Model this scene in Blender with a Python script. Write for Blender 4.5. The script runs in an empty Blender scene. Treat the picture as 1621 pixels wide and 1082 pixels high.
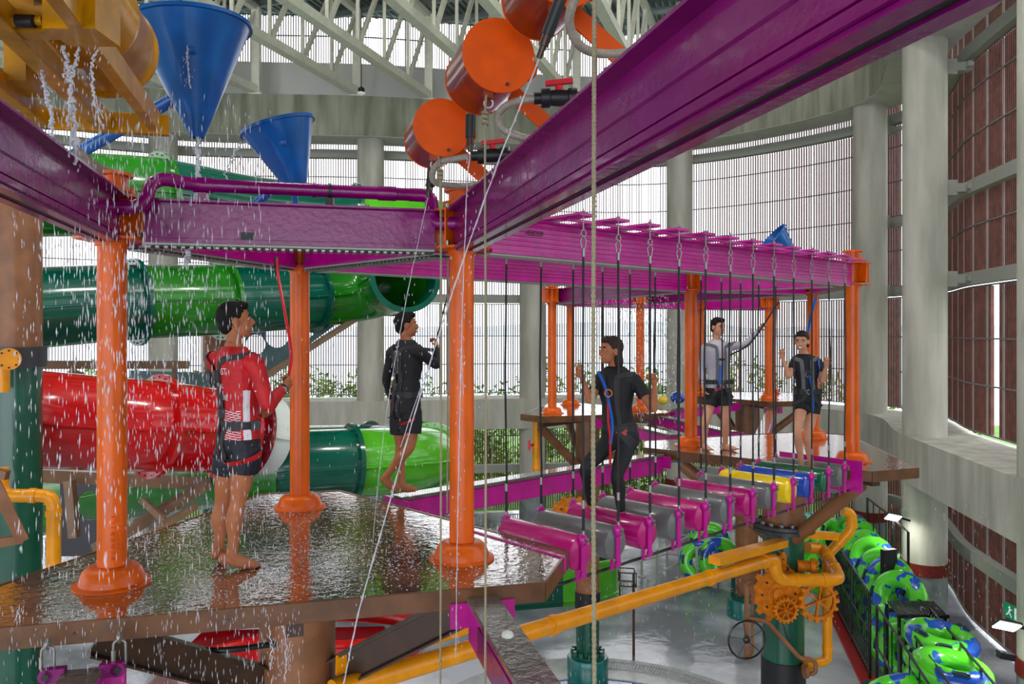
import bpy, bmesh, math, random
from mathutils import Vector, Matrix, Euler, noise
random.seed(7)
PI = math.pi
SC = bpy.context.scene
COL = SC.collection
F = 1240.0; CX = 810.5; HY = 525.0; CH = 6.95        # focal length in px, principal column, horizon row, camera height
# ---------------------------------------------------------------- camera, world, sun, exposure
cam_d = bpy.data.cameras.new('camera'); cam = bpy.data.objects.new('camera', cam_d); COL.objects.link(cam)
cam.location = (0, 0, CH); cam.rotation_euler = (PI/2, 0, 0)
cam_d.sensor_width = 36; cam_d.lens = 36*F/1621; cam_d.shift_y = -16/1621; cam_d.clip_start = .05; cam_d.clip_end = 6000
SC.camera = cam
w = bpy.data.worlds.new('overcast_sky'); SC.world = w; w.use_nodes = True
nt = w.node_tree; nt.nodes.clear()
o_ = nt.nodes.new('ShaderNodeOutputWorld'); b_ = nt.nodes.new('ShaderNodeBackground')
tc = nt.nodes.new('ShaderNodeTexCoord'); sx = nt.nodes.new('ShaderNodeSeparateXYZ'); cr = nt.nodes.new('ShaderNodeValToRGB')
nt.links.new(tc.outputs['Generated'], sx.inputs[0]); nt.links.new(sx.outputs['Z'], cr.inputs[0]); nt.links.new(cr.outputs[0], b_.inputs[0]); nt.links.new(b_.outputs[0], o_.inputs[0])
e = cr.color_ramp.elements
e[0].position = 0; e[0].color = (.78, .86, .95, 1); e[1].position = .12; e[1].color = (.95, .965, 1, 1)
b_.inputs[1].default_value = 3.6
sun_d = bpy.data.lights.new('sun', 'SUN'); sun = bpy.data.objects.new('sun', sun_d); COL.objects.link(sun)
sun_d.energy = 1.6; sun_d.angle = .6; sun_d.color = (1, .985, .95); sun.rotation_euler = (math.radians(52), 0, math.radians(-28))
SC.view_settings.view_transform = 'Standard'; SC.view_settings.look = 'None'; SC.view_settings.exposure = 0.0; SC.view_settings.gamma = 1
SC.view_settings.use_curve_mapping = False
# added fill lamp behind the camera, at the gap in the front wall
ad = bpy.data.lights.new('front_fill_light', 'AREA'); al = bpy.data.objects.new('front_fill_light', ad); COL.objects.link(al)
ad.shape = 'RECTANGLE'; ad.size = 26; ad.size_y = 10; ad.energy = 700; ad.color = (.97, .98, 1)
al.location = (-3, -11.5, 5.5); al.rotation_euler = (math.radians(122), 0, 0)

# unseen fill lights added under the roof trusses, aimed at the far side (their housings are built with the roof)
FILL_POS = [(-13+5.2*i, 7.5, 17.2) for i in range(6)]
for q in FILL_POS:
    fd_ = bpy.data.lights.new('roof_fill_light', 'AREA'); fo = bpy.data.objects.new('roof_fill_light', fd_); COL.objects.link(fo)
    fd_.shape = 'RECTANGLE'; fd_.size = 1.6; fd_.size_y = .7; fd_.energy = 400; fd_.color = (1, .99, .95); fo.location = q; fo.rotation_euler = (math.radians(48), 0, 0)

# ---------------------------------------------------------------- helpers
def W(px, py, d):                      # a measured photo point at distance d
    return Vector(((px-CX)/F*d, d, CH-(py-HY)/F*d))
def lin(c):
    return tuple(((v/255)/12.92 if v/255 <= .04045 else ((v/255+.055)/1.055)**2.4) for v in c)
MATS = {}
def mat(name, rgb, rough=.4, metal=0, coat=0, noise_amt=0, nscale=6, bump=0, bscale=30, trans=0, emit=0, spec=.5, rgb2=None, stretch=None, lo=.4, hi=.62, alpha=1, ior=1.45, rvar=0):
    m = bpy.data.materials.new(name); m.use_nodes = True; MATS[name] = m
    n = m.node_tree; p = n.nodes['Principled BSDF']
    c = lin(rgb); p.inputs['Base Color'].default_value = (*c, 1)
    p.inputs['Roughness'].default_value = rough; p.inputs['Metallic'].default_value = metal
    p.inputs['Coat Weight'].default_value = coat; p.inputs['Coat Roughness'].default_value = .05
    p.inputs['Specular IOR Level'].default_value = spec; p.inputs['IOR'].default_value = ior
    p.inputs['Transmission Weight'].default_value = trans; p.inputs['Alpha'].default_value = alpha
    if emit: p.inputs['Emission Color'].default_value = (*c, 1); p.inputs['Emission Strength'].default_value = emit
    g = n.nodes.new('ShaderNodeNewGeometry'); mp = n.nodes.new('ShaderNodeMapping'); n.links.new(g.outputs['Position'], mp.inputs[0])
    if stretch: mp.inputs['Scale'].default_value = stretch
    if noise_amt or rgb2:
        t = n.nodes.new('ShaderNodeTexNoise'); t.inputs['Scale'].default_value = nscale; t.inputs['Detail'].default_value = 5
        n.links.new(mp.outputs[0], t.inputs['Vector'])
        r = n.nodes.new('ShaderNodeValToRGB'); n.links.new(t.outputs[0], r.inputs[0])
        c2 = lin(rgb2) if rgb2 else tuple(v*(1-noise_amt) for v in c)
        r.color_ramp.elements[0].position = lo; r.color_ramp.elements[0].color = (*c2, 1)
        r.color_ramp.elements[1].position = hi; r.color_ramp.elements[1].color = (*c, 1)
        n.links.new(r.outputs[0], p.inputs['Base Color'])
        if rvar:
            mr = n.nodes.new('ShaderNodeMapRange'); mr.inputs[3].default_value = rough-rvar; mr.inputs[4].default_value = rough+rvar
            n.links.new(t.outputs[0], mr.inputs[0]); n.links.new(mr.outputs[0], p.inputs['Roughness'])
    if bump:
        t2 = n.nodes.new('ShaderNodeTexNoise'); t2.inputs['Scale'].default_value = bscale; t2.inputs['Detail'].default_value = 3
        n.links.new(mp.outputs[0], t2.inputs['Vector'])
        bp = n.nodes.new('ShaderNodeBump'); bp.inputs['Strength'].default_value = bump; bp.inputs['Distance'].default_value = .02
        n.links.new(t2.outputs[0], bp.inputs['Height']); n.links.new(bp.outputs[0], p.inputs['Normal'])
    return m
M_ = MATS
mat('concrete', (206, 203, 192), .7, rgb2=(170, 170, 158), nscale=1.3, bump=.25, bscale=14, stretch=(2, 2, .35), lo=.35, hi=.7)
mat('beam_concrete', (176, 178, 160), .75, rgb2=(130, 134, 116), nscale=1.6, bump=.3, bscale=14, stretch=(2, 2, .22), lo=.35, hi=.66)
mat('painted_concrete', (140, 150, 152), .5, noise_amt=.3, nscale=3, bump=.1)
mat('soffit_white', (205, 205, 200), .7, noise_amt=.12, nscale=2)
mat('red_band', (128, 34, 28), .6, noise_amt=.3, nscale=8)
mat('fin_brown', (112, 66, 56), .6, noise_amt=.35, nscale=5)
mat('mullion_dark', (52, 46, 50), .5)
mat('mullion_light', (170, 168, 172), .4, metal=.3)
mat('channel_grey', (158, 160, 152), .5)
mat('truss_white', (238, 238, 222), .5, noise_amt=.08)
mat('deck_metal', (120, 128, 126), .45, metal=.3, noise_amt=.2, nscale=3)
mat('purlin', (150, 156, 154), .5)
mat('upper_wall', (214, 214, 212), .8)
mat('orange', (214, 90, 0), .36, spec=.35, coat=.12, noise_amt=.25, nscale=9, stretch=(1, 1, .4), lo=.3, hi=.6)
mat('bucket_orange', (216, 80, 0), .5, spec=.3, coat=0, noise_amt=.12, nscale=9)
mat('bucket_red', (146, 42, 0), .26, spec=.4, coat=.3, noise_amt=.3, nscale=5)
mat('purple', (122, 0, 98), .24, spec=.4, coat=.2, noise_amt=.22, nscale=5, bump=.14, bscale=26, lo=.3, hi=.6)
mat('magenta', (190, 4, 142), .3, spec=.4, coat=.2, noise_amt=.2, nscale=7, bump=.08, bscale=80)
mat('steel', (140, 140, 138), .42, metal=.9)
mat('dark_steel', (70, 70, 74), .45, metal=.6)
mat('black_rubber', (24, 24, 28), .45)
mat('black_gloss', (18, 18, 22), .2, coat=.4)
mat('brown_steel', (142, 94, 62), .42, spec=.35, coat=.1, noise_amt=.25, nscale=4)
mat('tan_steel', (150, 120, 94), .45, noise_amt=.2, nscale=4)
mat('dark_brown', (66, 42, 28), .35, spec=.4, coat=.1, noise_amt=.3)
mat('pillar_green', (4, 78, 58), .3, coat=.4, noise_amt=.2, nscale=3)
mat('slide_teal', (2, 88, 70), .18, coat=.5, noise_amt=.25, nscale=2)
mat('slide_green', (32, 124, 22), .18, coat=.5, noise_amt=.22, nscale=2)
mat('slide_lime', (82, 178, 32), .18, coat=.5, noise_amt=.15, nscale=2)
mat('slide_red', (196, 12, 16), .18, coat=.5, noise_amt=.15, nscale=3)
mat('slide_maroon', (122, 8, 22), .18, coat=.5, noise_amt=.25, nscale=3)
mat('translucent_white', (214, 222, 216), .2, coat=.5)
mat('teal_panel', (92, 122, 126), .5, noise_amt=.15)
mat('yellow', (234, 150, 0), .34, spec=.4, coat=.15, noise_amt=.15, nscale=5)
mat('bucket_yellow', (204, 142, 0), .3, spec=.4, coat=.2, noise_amt=.4, nscale=7, stretch=(1, 1, 1), lo=.3, hi=.65)
mat('gear_orange', (214, 120, 4), .55, spec=.3, noise_amt=.3, nscale=14)
mat('blue', (0, 92, 172), .28, spec=.4, coat=.3, noise_amt=.25, nscale=6)
mat('rope_beige', (150, 140, 114), .9, bump=.5, bscale=220)
mat('rope_black', (26, 26, 30), .6)
mat('cord_white', (200, 220, 212), .7)
mat('hose', (150, 140, 128), .4, coat=.3, noise_amt=.2, nscale=60, bump=.3, bscale=300)
mat('roller_grey', (104, 106, 108), .28, coat=.4, noise_amt=.15, bump=.06, bscale=60)
mat('roller_magenta', (180, 4, 112), .26, coat=.35, noise_amt=.12, bump=.06, bscale=60)
mat('roller_yellow', (244, 206, 10), .22, coat=.7, noise_amt=.1)
mat('roller_blue', (20, 70, 178), .22, coat=.7, noise_amt=.1)
mat('roller_green', (10, 94, 60), .22, coat=.7, noise_amt=.1)
mat('red_plastic', (196, 16, 34), .3)
mat('lamp_glow', (255, 252, 240), .5, emit=9)
mat('sign_green', (10, 130, 90), .5, emit=.25)
mat('sign_white', (240, 244, 240), .5, emit=.25)

class MB:
    """collects shapes in world space, then links them as one mesh"""
    def __init__(s): s.v = []; s.f = []; s.mi = []; s.cur = 0
    def add(s, vs, fs):
        b = len(s.v); s.v += [Vector(v) for v in vs]
        for f in fs: s.f.append([b+i for i in f]); s.mi.append(s.cur)
        return s
    def box(s, c, size, rot=None, M=None):
        x, y, z = [k/2 for k in size]
        vs = [Vector(p) for p in ((-x,-y,-z),(x,-y,-z),(x,y,-z),(-x,y,-z),(-x,-y,z),(x,-y,z),(x,y,z),(-x,y,z))]
        R = Euler(rot).to_matrix() if rot else (M if M else Matrix.Identity(3))
        return s.add([R@v+Vector(c) for v in vs], [(0,3,2,1),(4,5,6,7),(0,1,5,4),(1,2,6,5),(2,3,7,6),(3,0,4,7)])
    def bar(s, a, b, w, h, up=(0,0,1), ch=0):            # rectangular bar; w sideways, h along up
        a, b = Vector(a), Vector(b); t = (b-a).normalized(); u = Vector(up)
        if abs(t.dot(u)) > .98: u = Vector((0, 1, 0))
        sd = t.cross(u).normalized(); u = sd.cross(t).normalized()
        if ch:
            pr = [(-w/2+ch,-h/2),(w/2-ch,-h/2),(w/2,-h/2+ch),(w/2,h/2-ch),(w/2-ch,h/2),(-w/2+ch,h/2),(-w/2,h/2-ch),(-w/2,-h/2+ch)]
        else: pr = [(-w/2,-h/2),(w/2,-h/2),(w/2,h/2),(-w/2,h/2)]
        return s.extrude(pr, a, b, sd, u)
    def extrude(s, pr, a, b, sd, u):                    # profile (x along sd, y along u) from a to b
        n = len(pr); vs = [a+sd*x+u*y for x, y in pr]+[b+sd*x+u*y for x, y in pr]
        return s.add(vs, [tuple(range(n)), tuple(range(2*n-1, n-1, -1))]+[(i, i+n, (i+1) % n+n, (i+1) % n) for i in range(n)])
    def prism(s, poly, z0, z1, ch=0):
        n = len(poly); vs = [Vector((x, y, z0)) for x, y in poly]+[Vector((x, y, z1)) for x, y in poly]
        return s.add(vs, [tuple(range(n-1, -1, -1)), tuple(range(n, 2*n))]+[(i, (i+1) % n, (i+1) % n+n, i+n) for i in range(n)])
    def tube(s, pts, r, seg=12, caps=True, closed=False, flat=None):
        pts = [Vector(p) for p in pts]; n = len(pts); rr = r if hasattr(r, '__len__') else [r]*n
        fr = []; u = None
        for i in range(n):
            if closed: t = (pts[(i+1) % n]-pts[i-1])
            else: t = pts[min(i+1, n-1)]-pts[max(i-1, 0)]
            t = t.normalized() if t.length > 1e-9 else Vector((0, 0, 1))
            if u is None:
                u = Vector((0, 0, 1)) if abs(t.z) < .9 else Vector((1, 0, 0))
            u = (u-t*u.dot(t)).normalized(); fr.append((u.copy(), t.cross(u)))
        b = len(s.v)
        for i in range(n):
            a_, c_ = fr[i]
            for k in range(seg):
                g = 2*PI*k/seg; s.v.append(pts[i]+a_*(math.cos(g)*rr[i]*(flat or 1))+c_*(math.sin(g)*rr[i]))
        for i in range(n if closed else n-1):
            j = (i+1) % n
            for k in range(seg):
                k2 = (k+1) % seg; s.f.append([b+i*seg+k, b+i*seg+k2, b+j*seg+k2, b+j*seg+k]); s.mi.append(s.cur)
        if caps and not closed:
            s.f.append([b+k for k in range(seg-1, -1, -1)]); s.mi.append(s.cur)
            s.f.append([b+(n-1)*seg+k for k in range(seg)]); s.mi.append(s.cur)
        return s
    def lathe(s, prof, o, axis=(0,0,1), seg=32, caps=True):      # prof: (radius, height)
        ax = Vector(axis).normalized(); u = Vector((1,0,0)) if abs(ax.x) < .9 else Vector((0,1,0)); u = (u-ax*u.dot(ax)).normalized(); v = ax.cross(u); o = Vector(o); b = len(s.v); n = len(prof)
        for r, h in prof:
            for k in range(seg):
                g = 2*PI*k/seg; s.v.append(o+ax*h+(u*math.cos(g)+v*math.sin(g))*r)
        for i in range(n-1):
            for k in range(seg):
                k2 = (k+1) % seg; s.f.append([b+i*seg+k, b+i*seg+k2, b+(i+1)*seg+k2, b+(i+1)*seg+k]); s.mi.append(s.cur)
        if caps:
            s.f.append([b+k for k in range(seg-1, -1, -1)]); s.mi.append(s.cur)
            s.f.append([b+(n-1)*seg+k for k in range(seg)]); s.mi.append(s.cur)
        return s
    def ball(s, c, r, seg=14, rings=8, M=None):
        rr = r if hasattr(r, '__len__') else (r, r, r); b = len(s.v); c = Vector(c); R = M or Matrix.Identity(3)
        for i in range(rings+1):
            t = PI*i/rings
            for k in range(seg):
                g = 2*PI*k/seg; s.v.append(c+R@Vector((rr[0]*math.sin(t)*math.cos(g), rr[1]*math.sin(t)*math.sin(g), rr[2]*math.cos(t))))
        for i in range(rings):
            for k in range(seg):
                k2 = (k+1) % seg; s.f.append([b+i*seg+k, b+(i+1)*seg+k, b+(i+1)*seg+k2, b+i*seg+k2]); s.mi.append(s.cur)
        return s
    def torus(s, c, R, r, axis=(0,0,1), seg=32, sub=10):
        ax = Vector(axis).normalized(); u = Vector((1,0,0)) if abs(ax.x) < .9 else Vector((0,1,0)); u = (u-ax*u.dot(ax)).normalized(); v = ax.cross(u)
        return s.tube([Vector(c)+(u*math.cos(2*PI*k/seg)+v*math.sin(2*PI*k/seg))*R for k in range(seg)], r, sub, closed=True)
    def build(s, name, m, parent=None, smooth=None, ang=35, **kw):
        ms = m if isinstance(m, (list, tuple)) else [m]
        inv = MW[parent.name].inverted() if parent is not None else None
        me = bpy.data.meshes.new(name)
        me.from_pydata([tuple(inv@v) if inv else tuple(v) for v in s.v], [], s.f)
        for q in ms: me.materials.append(MATS[q] if isinstance(q, str) else q)
        if len(ms) > 1: me.polygons.foreach_set('material_index', s.mi)
        bm = bmesh.new(); bm.from_mesh(me)
        bmesh.ops.recalc_face_normals(bm, faces=bm.faces)
        bm.to_mesh(me); bm.free()
        if smooth is not False:
            me.polygons.foreach_set('use_smooth', [True]*len(me.polygons))
            try: me.set_sharp_from_angle(angle=math.radians(ang))
            except Exception: pass
        o = bpy.data.objects.new(name, me); COL.objects.link(o)
        MW[o.name] = MW[parent.name].copy() if parent is not None else Matrix.Identity(4)
        if parent is not None: o.parent = parent
        for k, v in kw.items(): o[k] = v
        return o
MW = {}
def thing(name, label, cat, loc=(0,0,0), rz=0, group=None):
    o = bpy.data.objects.new(name, None); COL.objects.link(o); o.empty_display_size = .1
    o.location = loc; o.rotation_euler = (0, 0, rz)
    MW[o.name] = Matrix.Translation(Vector(loc)) @ Matrix.Rotation(rz, 4, 'Z')
    tag(o, label, cat, group); return o
def tag(o, label=None, cat=None, group=None, kind=None):
    if label: o['label'] = label
    if cat: o['category'] = cat
    if group: o['group'] = group
    if kind: o['kind'] = kind
    return o
def struct(mb, name, m, **kw):
    o = mb.build(name, m, **kw); o['kind'] = 'structure'; return o
def dup(root, loc, rz=0, label=None, scale=1):
    kids = {}
    def cp(o, par):
        c = o.copy(); COL.objects.link(c)
        if par is not None: c.parent = par
        for ch in [x for x in CH_.get(o.name, [])]: cp(ch, c)
        return c
    r = cp(root, None); r.location = loc; r.rotation_euler = (0, 0, rz); r.scale = (scale,)*3
    if label: r['label'] = label
    return r
CH_ = {}
def index_children():
    CH_.clear()
    for o in bpy.data.objects:
        if o.parent: CH_.setdefault(o.parent.name, []).append(o)
def smooth_path(pts, n=8, closed=False):                # Catmull-Rom
    P = [Vector(p) for p in pts]; out = []; m = len(P)
    for i in range(m if closed else m-1):
        p1, p2 = P[i], P[(i+1) % m]
        p0 = P[i-1] if (i > 0 or closed) else p1*2-p2
        p3 = P[(i+2) % m] if (i+2 < m or closed) else p2*2-p1
        for k in range(n):
            t = k/n; out.append(.5*((2*p1)+(p2-p0)*t+(2*p0-5*p1+4*p2-p3)*t*t+(3*p1-p0-3*p2+p3)*t**3))
    if not closed: out.append(P[-1])
    return out
def round_corners(pts, r, n=5):                         # polyline with filleted corners (pipe runs)
    P = [Vector(p) for p in pts]; out = [P[0]]
    for i in range(1, len(P)-1):
        a, b, c = P[i-1], P[i], P[i+1]; u = (a-b); v = (c-b); k = min(r, u.length*.49, v.length*.49)
        s_, e_ = b+u.normalized()*k, b+v.normalized()*k
        for q in range(n+1):
            t = q/n; out.append(s_*(1-t)**2+b*2*t*(1-t)+e_*t*t)
    out.append(P[-1]); return out
# ---------------------------------------------------------------- the hall: columns, ring beam, ledge, louvre wall, roof
CPTS = [(-22.5, 12), (-21.5, 18), (-18.2, 23.6), (-12.2, 27.4), (-5.09, 28.2), (.76, 29.3), (6.25, 29.2), (10.97, 24.0), (9.85, 18.7), (8.95, 13.0), (8.1, 7.5)]
TOPC, BOTC, LT, LB = 13.85, 15.25, 4.5, 3.4          # beam soffit and top, ledge top and bottom
ring = smooth_path([Vector((x, y, 0)) for x, y in [(-20, -12), (-22.5, -4), (-23.2, 4)]+CPTS+[(7.5, 1.5), (7.0, -5), (6.6, -12)]], 10)
# arc-length resample
def resample(path, step):
    out = [path[0].copy()]; acc = 0
    for a, b in zip(path, path[1:]):
        L = (b-a).length; pos = 0
        while acc+(L-pos) >= step:
            pos += step-acc; acc = 0; out.append(a+(b-a)*(pos/L))
        acc += L-pos
    return out
def offset(path, o):
    out = []
    for i, p in enumerate(path):
        t = (path[min(i+1, len(path)-1)]-path[max(i-1, 0)]).normalized(); out.append(p+Vector((-t.y, t.x, 0))*o)   # left of travel = outward
    return out
rr_ = resample(ring, .5)
def band(name, inner, outer, z0, z1, m, path=None):
    p = path or rr_; a = offset(p, inner); b = offset(p, outer); mb = MB(); n = len(a)
    vs = []
    for i in range(n): vs += [(a[i].x, a[i].y, z0), (b[i].x, b[i].y, z0), (b[i].x, b[i].y, z1), (a[i].x, a[i].y, z1)]
    fs = []
    for i in range(n-1):
        for k in range(4): fs.append((i*4+k, i*4+(k+1) % 4, i*4+4+(k+1) % 4, i*4+4+k))
    fs += [(0, 1, 2, 3), tuple(4*(n-1)+k for k in (3, 2, 1, 0))]
    mb.add(vs, fs); return struct(mb, name, m, ang=30)
band('trim_1', -.62, .75, TOPC+.0, BOTC, 'beam_concrete')
band('trim_2', -.5, 1.25, LB, LT, 'concrete')
band('trim_3', -.60, .74, TOPC-.02, TOPC+.02, 'soffit_white')
for i, (x, y) in enumerate(CPTS):
    mb = MB(); mb.lathe([(.487, 1.5), (.487, LB+.002)], (x, y, 0), seg=40); mb.lathe([(.485, LT-.003), (.485, 6.9), (.482, 6.92), (.485, 6.94), (.485, TOPC+.004)], (x, y, 0), seg=40)
    rt = thing('concrete_column', 'x', 'column', (x, y, 0), 0, 'round concrete columns around the hall')
    rt['label'] = ['round concrete column out of view on the left', 'round concrete column far out on the left', 'round concrete column at the left end of the louvre wall', 'round concrete column behind the green slide and the blue funnel, far left',
                   'round concrete column behind the man in black on the balance beam', 'round concrete column behind the bare left side of the far orange posts', 'round concrete column rising behind the purple ladder beam',
                   'round concrete column just right of the rope bridge end post', 'thick round concrete column with red band beside the brown louvres', 'round concrete column cut by the right edge of the picture', 'round concrete column nearest on the right, out of the picture'][i]
    rt['kind'] = 'structure'
    mb.build('shaft', 'concrete', rt)
    m2 = MB(); m2.lathe([(.492, 0), (.492, .7), (.489, .715), (.492, .73), (.492, 1.22)], (x, y, 0), seg=40); m2.build('painted_base', 'painted_concrete', rt, label='pale blue-grey painted lower part')
    m3 = MB(); m3.lathe([(.49, 1.22), (.515, 1.225), (.515, 1.5), (.49, 1.505)], (x, y, 0), seg=40); m3.build('red_band', 'red_band', rt, label='dark red painted band')
mat('rail_grey', (128, 122, 124), .5)
# louvre wall
fac = offset(rr_, 1.12)
fac_f = resample(fac, .092)
def fins(z0, z1, name, skip=None):
    mb = MB(); n = len(fac_f)
    for i in range(1, n-1):
        if i % 9 == 0: continue
        if skip and skip(i): continue
        t = (fac_f[i+1]-fac_f[i-1]).normalized(); nn = Vector((-t.y, t.x, 0)); c = fac_f[i]
        a = .0145; d = .075
        p = [c-t*a, c+t*a, c+t*a+nn*d, c-t*a+nn*d]
        mb.prism([(q.x, q.y) for q in p], z0, z1)
    return struct(mb, name, 'fin_brown', smooth=False)
def rail(z, name, h=.035, off=-.03, th=.05, m='rail_grey', path=None): return band(name, off, off+th, z, z+h, m, path=path)
def bigrail(z, name, path=None): return band(name, -.22, -.02, z, z+.3, 'channel_grey', path=path)
fac_c = resample(fac, .5)
tiers = [(.12, 1.55), (1.85, LB-.03), (LT+.12, 8.0), (8.38, 13.38), (13.72, 14.7), (16.85, 18.7)]
def skipf(i):
    c = fac_f[i]; return False
gi = [i for i, p in enumerate(fac_f) if p.x > 9.9 and 17.25 < p.y < 17.62]
fins(.12, 1.55, 'wall_lower_louvres'); fins(1.85, LB-.03, 'wall_middle_louvres')
fins(LT+.12, 8.0, 'wall_main_louvres', lambda i: i in gi); fins(8.38, 13.38, 'wall_upper_louvres'); fins(13.72, 14.8, 'wall_soffit_louvres'); fins(16.85, 18.75, 'wall_clerestory_louvres')
k = 4
for z0, z1 in tiers:
    zz = [z0-.03, z1]+[z0+1.08*j for j in range(1, 6) if z0+1.08*j < z1-.4]
    for z in zz: rail(z, f'trim_{k}', path=fac_c); k += 1
bigrail(8.05, f'trim_{k}', fac_c); k += 1
bigrail(13.4, f'trim_{k}', fac_c); k += 1
bigrail(1.56, f'trim_{k}', fac_c); k += 1
right = [p for p in fac_c if p.x > 8.6 and p.y < 25]
bigrail(10.2, f'trim_{k}', right); k += 1
mb = MB(); n = len(fac_f)
for i in range(9, n-9, 9):
    t = (fac_f[i+1]-fac_f[i-1]).normalized(); nn = Vector((-t.y, t.x, 0)); c = fac_f[i]
    for z0, z1 in tiers:
        p = [c-t*.026, c+t*.026, c+t*.026+nn*.03, c-t*.026+nn*.03]; mb.prism([(q.x, q.y) for q in p], z0-.03, z1+.03)
struct(mb, f'trim_{k}', 'mullion_light', smooth=False); k += 1
b_ = MB(); b_.prism([(-22, -12.1), (9, -12.1), (9, -12.4), (-22, -12.4)], 0, 1.2); b_.prism([(-22, -12.1), (9, -12.1), (9, -12.4), (-22, -12.4)], 11, 18.9); struct(b_, 'wall_front', 'concrete', smooth=False)  # unseen wall; gap between its bands is made up to let light in
for q in FILL_POS:  # made-up lamp bodies around the added fill lights
    rt = thing('added_fill_lamp', 'unseen fill light added under the roof', 'lamp', q, 0, 'fill lights added under the roof'); rt['kind'] = 'structure'; R3 = Matrix.Rotation(math.radians(48), 3, 'X'); c_ = Vector(q)
    b_ = MB(); b_.box(c_+R3@Vector((0, 0, .12)), (1.7, .8, .16), M=R3); b_.build('housing', 'dark_steel', rt); b_ = MB(); b_.box(c_+R3@Vector((0, 0, .02)), (1.6, .7, .02), M=R3); b_.build('diffuser', 'lamp_glow', rt); b_ = MB(); b_.tube([c_+Vector((0, 0, .15)), c_+Vector((0, 0, 1.4))], .03, 6); b_.build('hanger', 'dark_steel', rt)
# steel brackets that tie the channels to the columns
for x, y in CPTS[7:10]:
    j = min(range(len(rr_)), key=lambda q: (rr_[q]-Vector((x, y, 0))).length); nn = (fac_c[min(j, len(fac_c)-1)]-rr_[j])
    t = (rr_[j+1]-rr_[j-1]).normalized(); nn = Vector((-t.y, t.x, 0))
    for z in (8.2, 10.35, 13.2):
        b = MB(); c = Vector((x, y, z)); b.box(c+nn*.5, (.3, .3, .36)); b.bar(c+nn*.3, c+nn*1.0, .22, .2); b.bar(c+nn*.9-t*.3, c+nn*.9+t*.3, .1, .12)
        tag(b.build('steel_bracket', 'channel_grey'), 'grey steel bracket tying the wall channel to a concrete column', 'bracket', 'brackets between columns and louvre wall')['kind'] = 'structure'
# low upstand wall above the ring beam
band(f'wall_upstand', .95, 1.05, BOTC-.05, 16.9, 'upper_wall')
# floor, drain, pools
mat('wet_floor', (180, 184, 192), .1, rgb2=(116, 122, 130), nscale=.35, bump=.35, bscale=3.2, lo=.42, hi=.56, rvar=.06)
f = MB(); f.add([(-40, -12, 0), (40, -12, 0), (40, 30.3, 0), (-40, 30.3, 0)], [(0, 1, 2, 3)]); 
f = MB(); fp = offset(resample(ring, 1.0), 1.25); poly = [(p.x, p.y) for p in fp]
f.add([(x, y, 0) for x, y in poly]+[(x, y, -.4) for x, y in poly], [tuple(range(len(poly))), tuple(range(2*len(poly)-1, len(poly)-1, -1))]+[(i, i+len(poly), (i+1) % len(poly)+len(poly), (i+1) % len(poly)) for i in range(len(poly))])
struct(f, 'floor', 'wet_floor', smooth=False)
# roof deck and purlins
rd = Vector((math.sin(math.radians(18.5)), math.cos(math.radians(18.5)), 0)); rs = Vector((rd.y, -rd.x, 0))
O0 = Vector((-4.0, 12, 0))
eave = offset(rr_, 1.5)
def clip(P0):                                        # distance along rd to the eaves line
    best = None
    for a, c in zip(eave, eave[1:]):
        da, dc = (a-P0).dot(rs), (c-P0).dot(rs)
        if da*dc <= 0 and abs(da-dc) > 1e-9:
            t = (a+(c-a)*(da/(da-dc))-P0).dot(rd)
            if best is None or t > best: best = t
    return best
dk = MB(); n = 260
for i in range(n):                                   # trapezoidal corrugations run across the purlins
    a = -30+i*.24; P0 = O0+rs*a
    pr = [(0, 18.8), (.09, 18.8), (.12, 18.86), (.21, 18.86), (.24, 18.8)]
    L = clip(P0)
    if L is None: continue
    for (u0, z0), (u1, z1) in zip(pr, pr[1:]):
        q0, q1 = P0+rs*u0, P0+rs*u1
        dk.add([(*(q0-rd*26).xy, z0), (*(q1-rd*26).xy, z1), (*(q1+rd*L).xy, z1), (*(q0+rd*L).xy, z0)], [(0, 1, 2, 3)])
struct(dk, 'ceiling', 'deck_metal', smooth=False)
pu = MB()
for j in range(-10, 14):
    c = O0+rd*(j*1.7); a = c-rs*24; b = c+rs*24
    ts = [-24+k_*.5 for k_ in range(97) if (lambda L: L is not None and j*1.7 < L)(clip(O0+rs*(-24+k_*.5)))]
    if not ts: continue
    a = c+rs*min(ts); b = c+rs*max(ts); pu.bar((a.x, a.y, 18.66), (b.x, b.y, 18.66), .14, .2)
struct(pu, f'trim_{k}', 'purlin', smooth=False); k += 1
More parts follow.
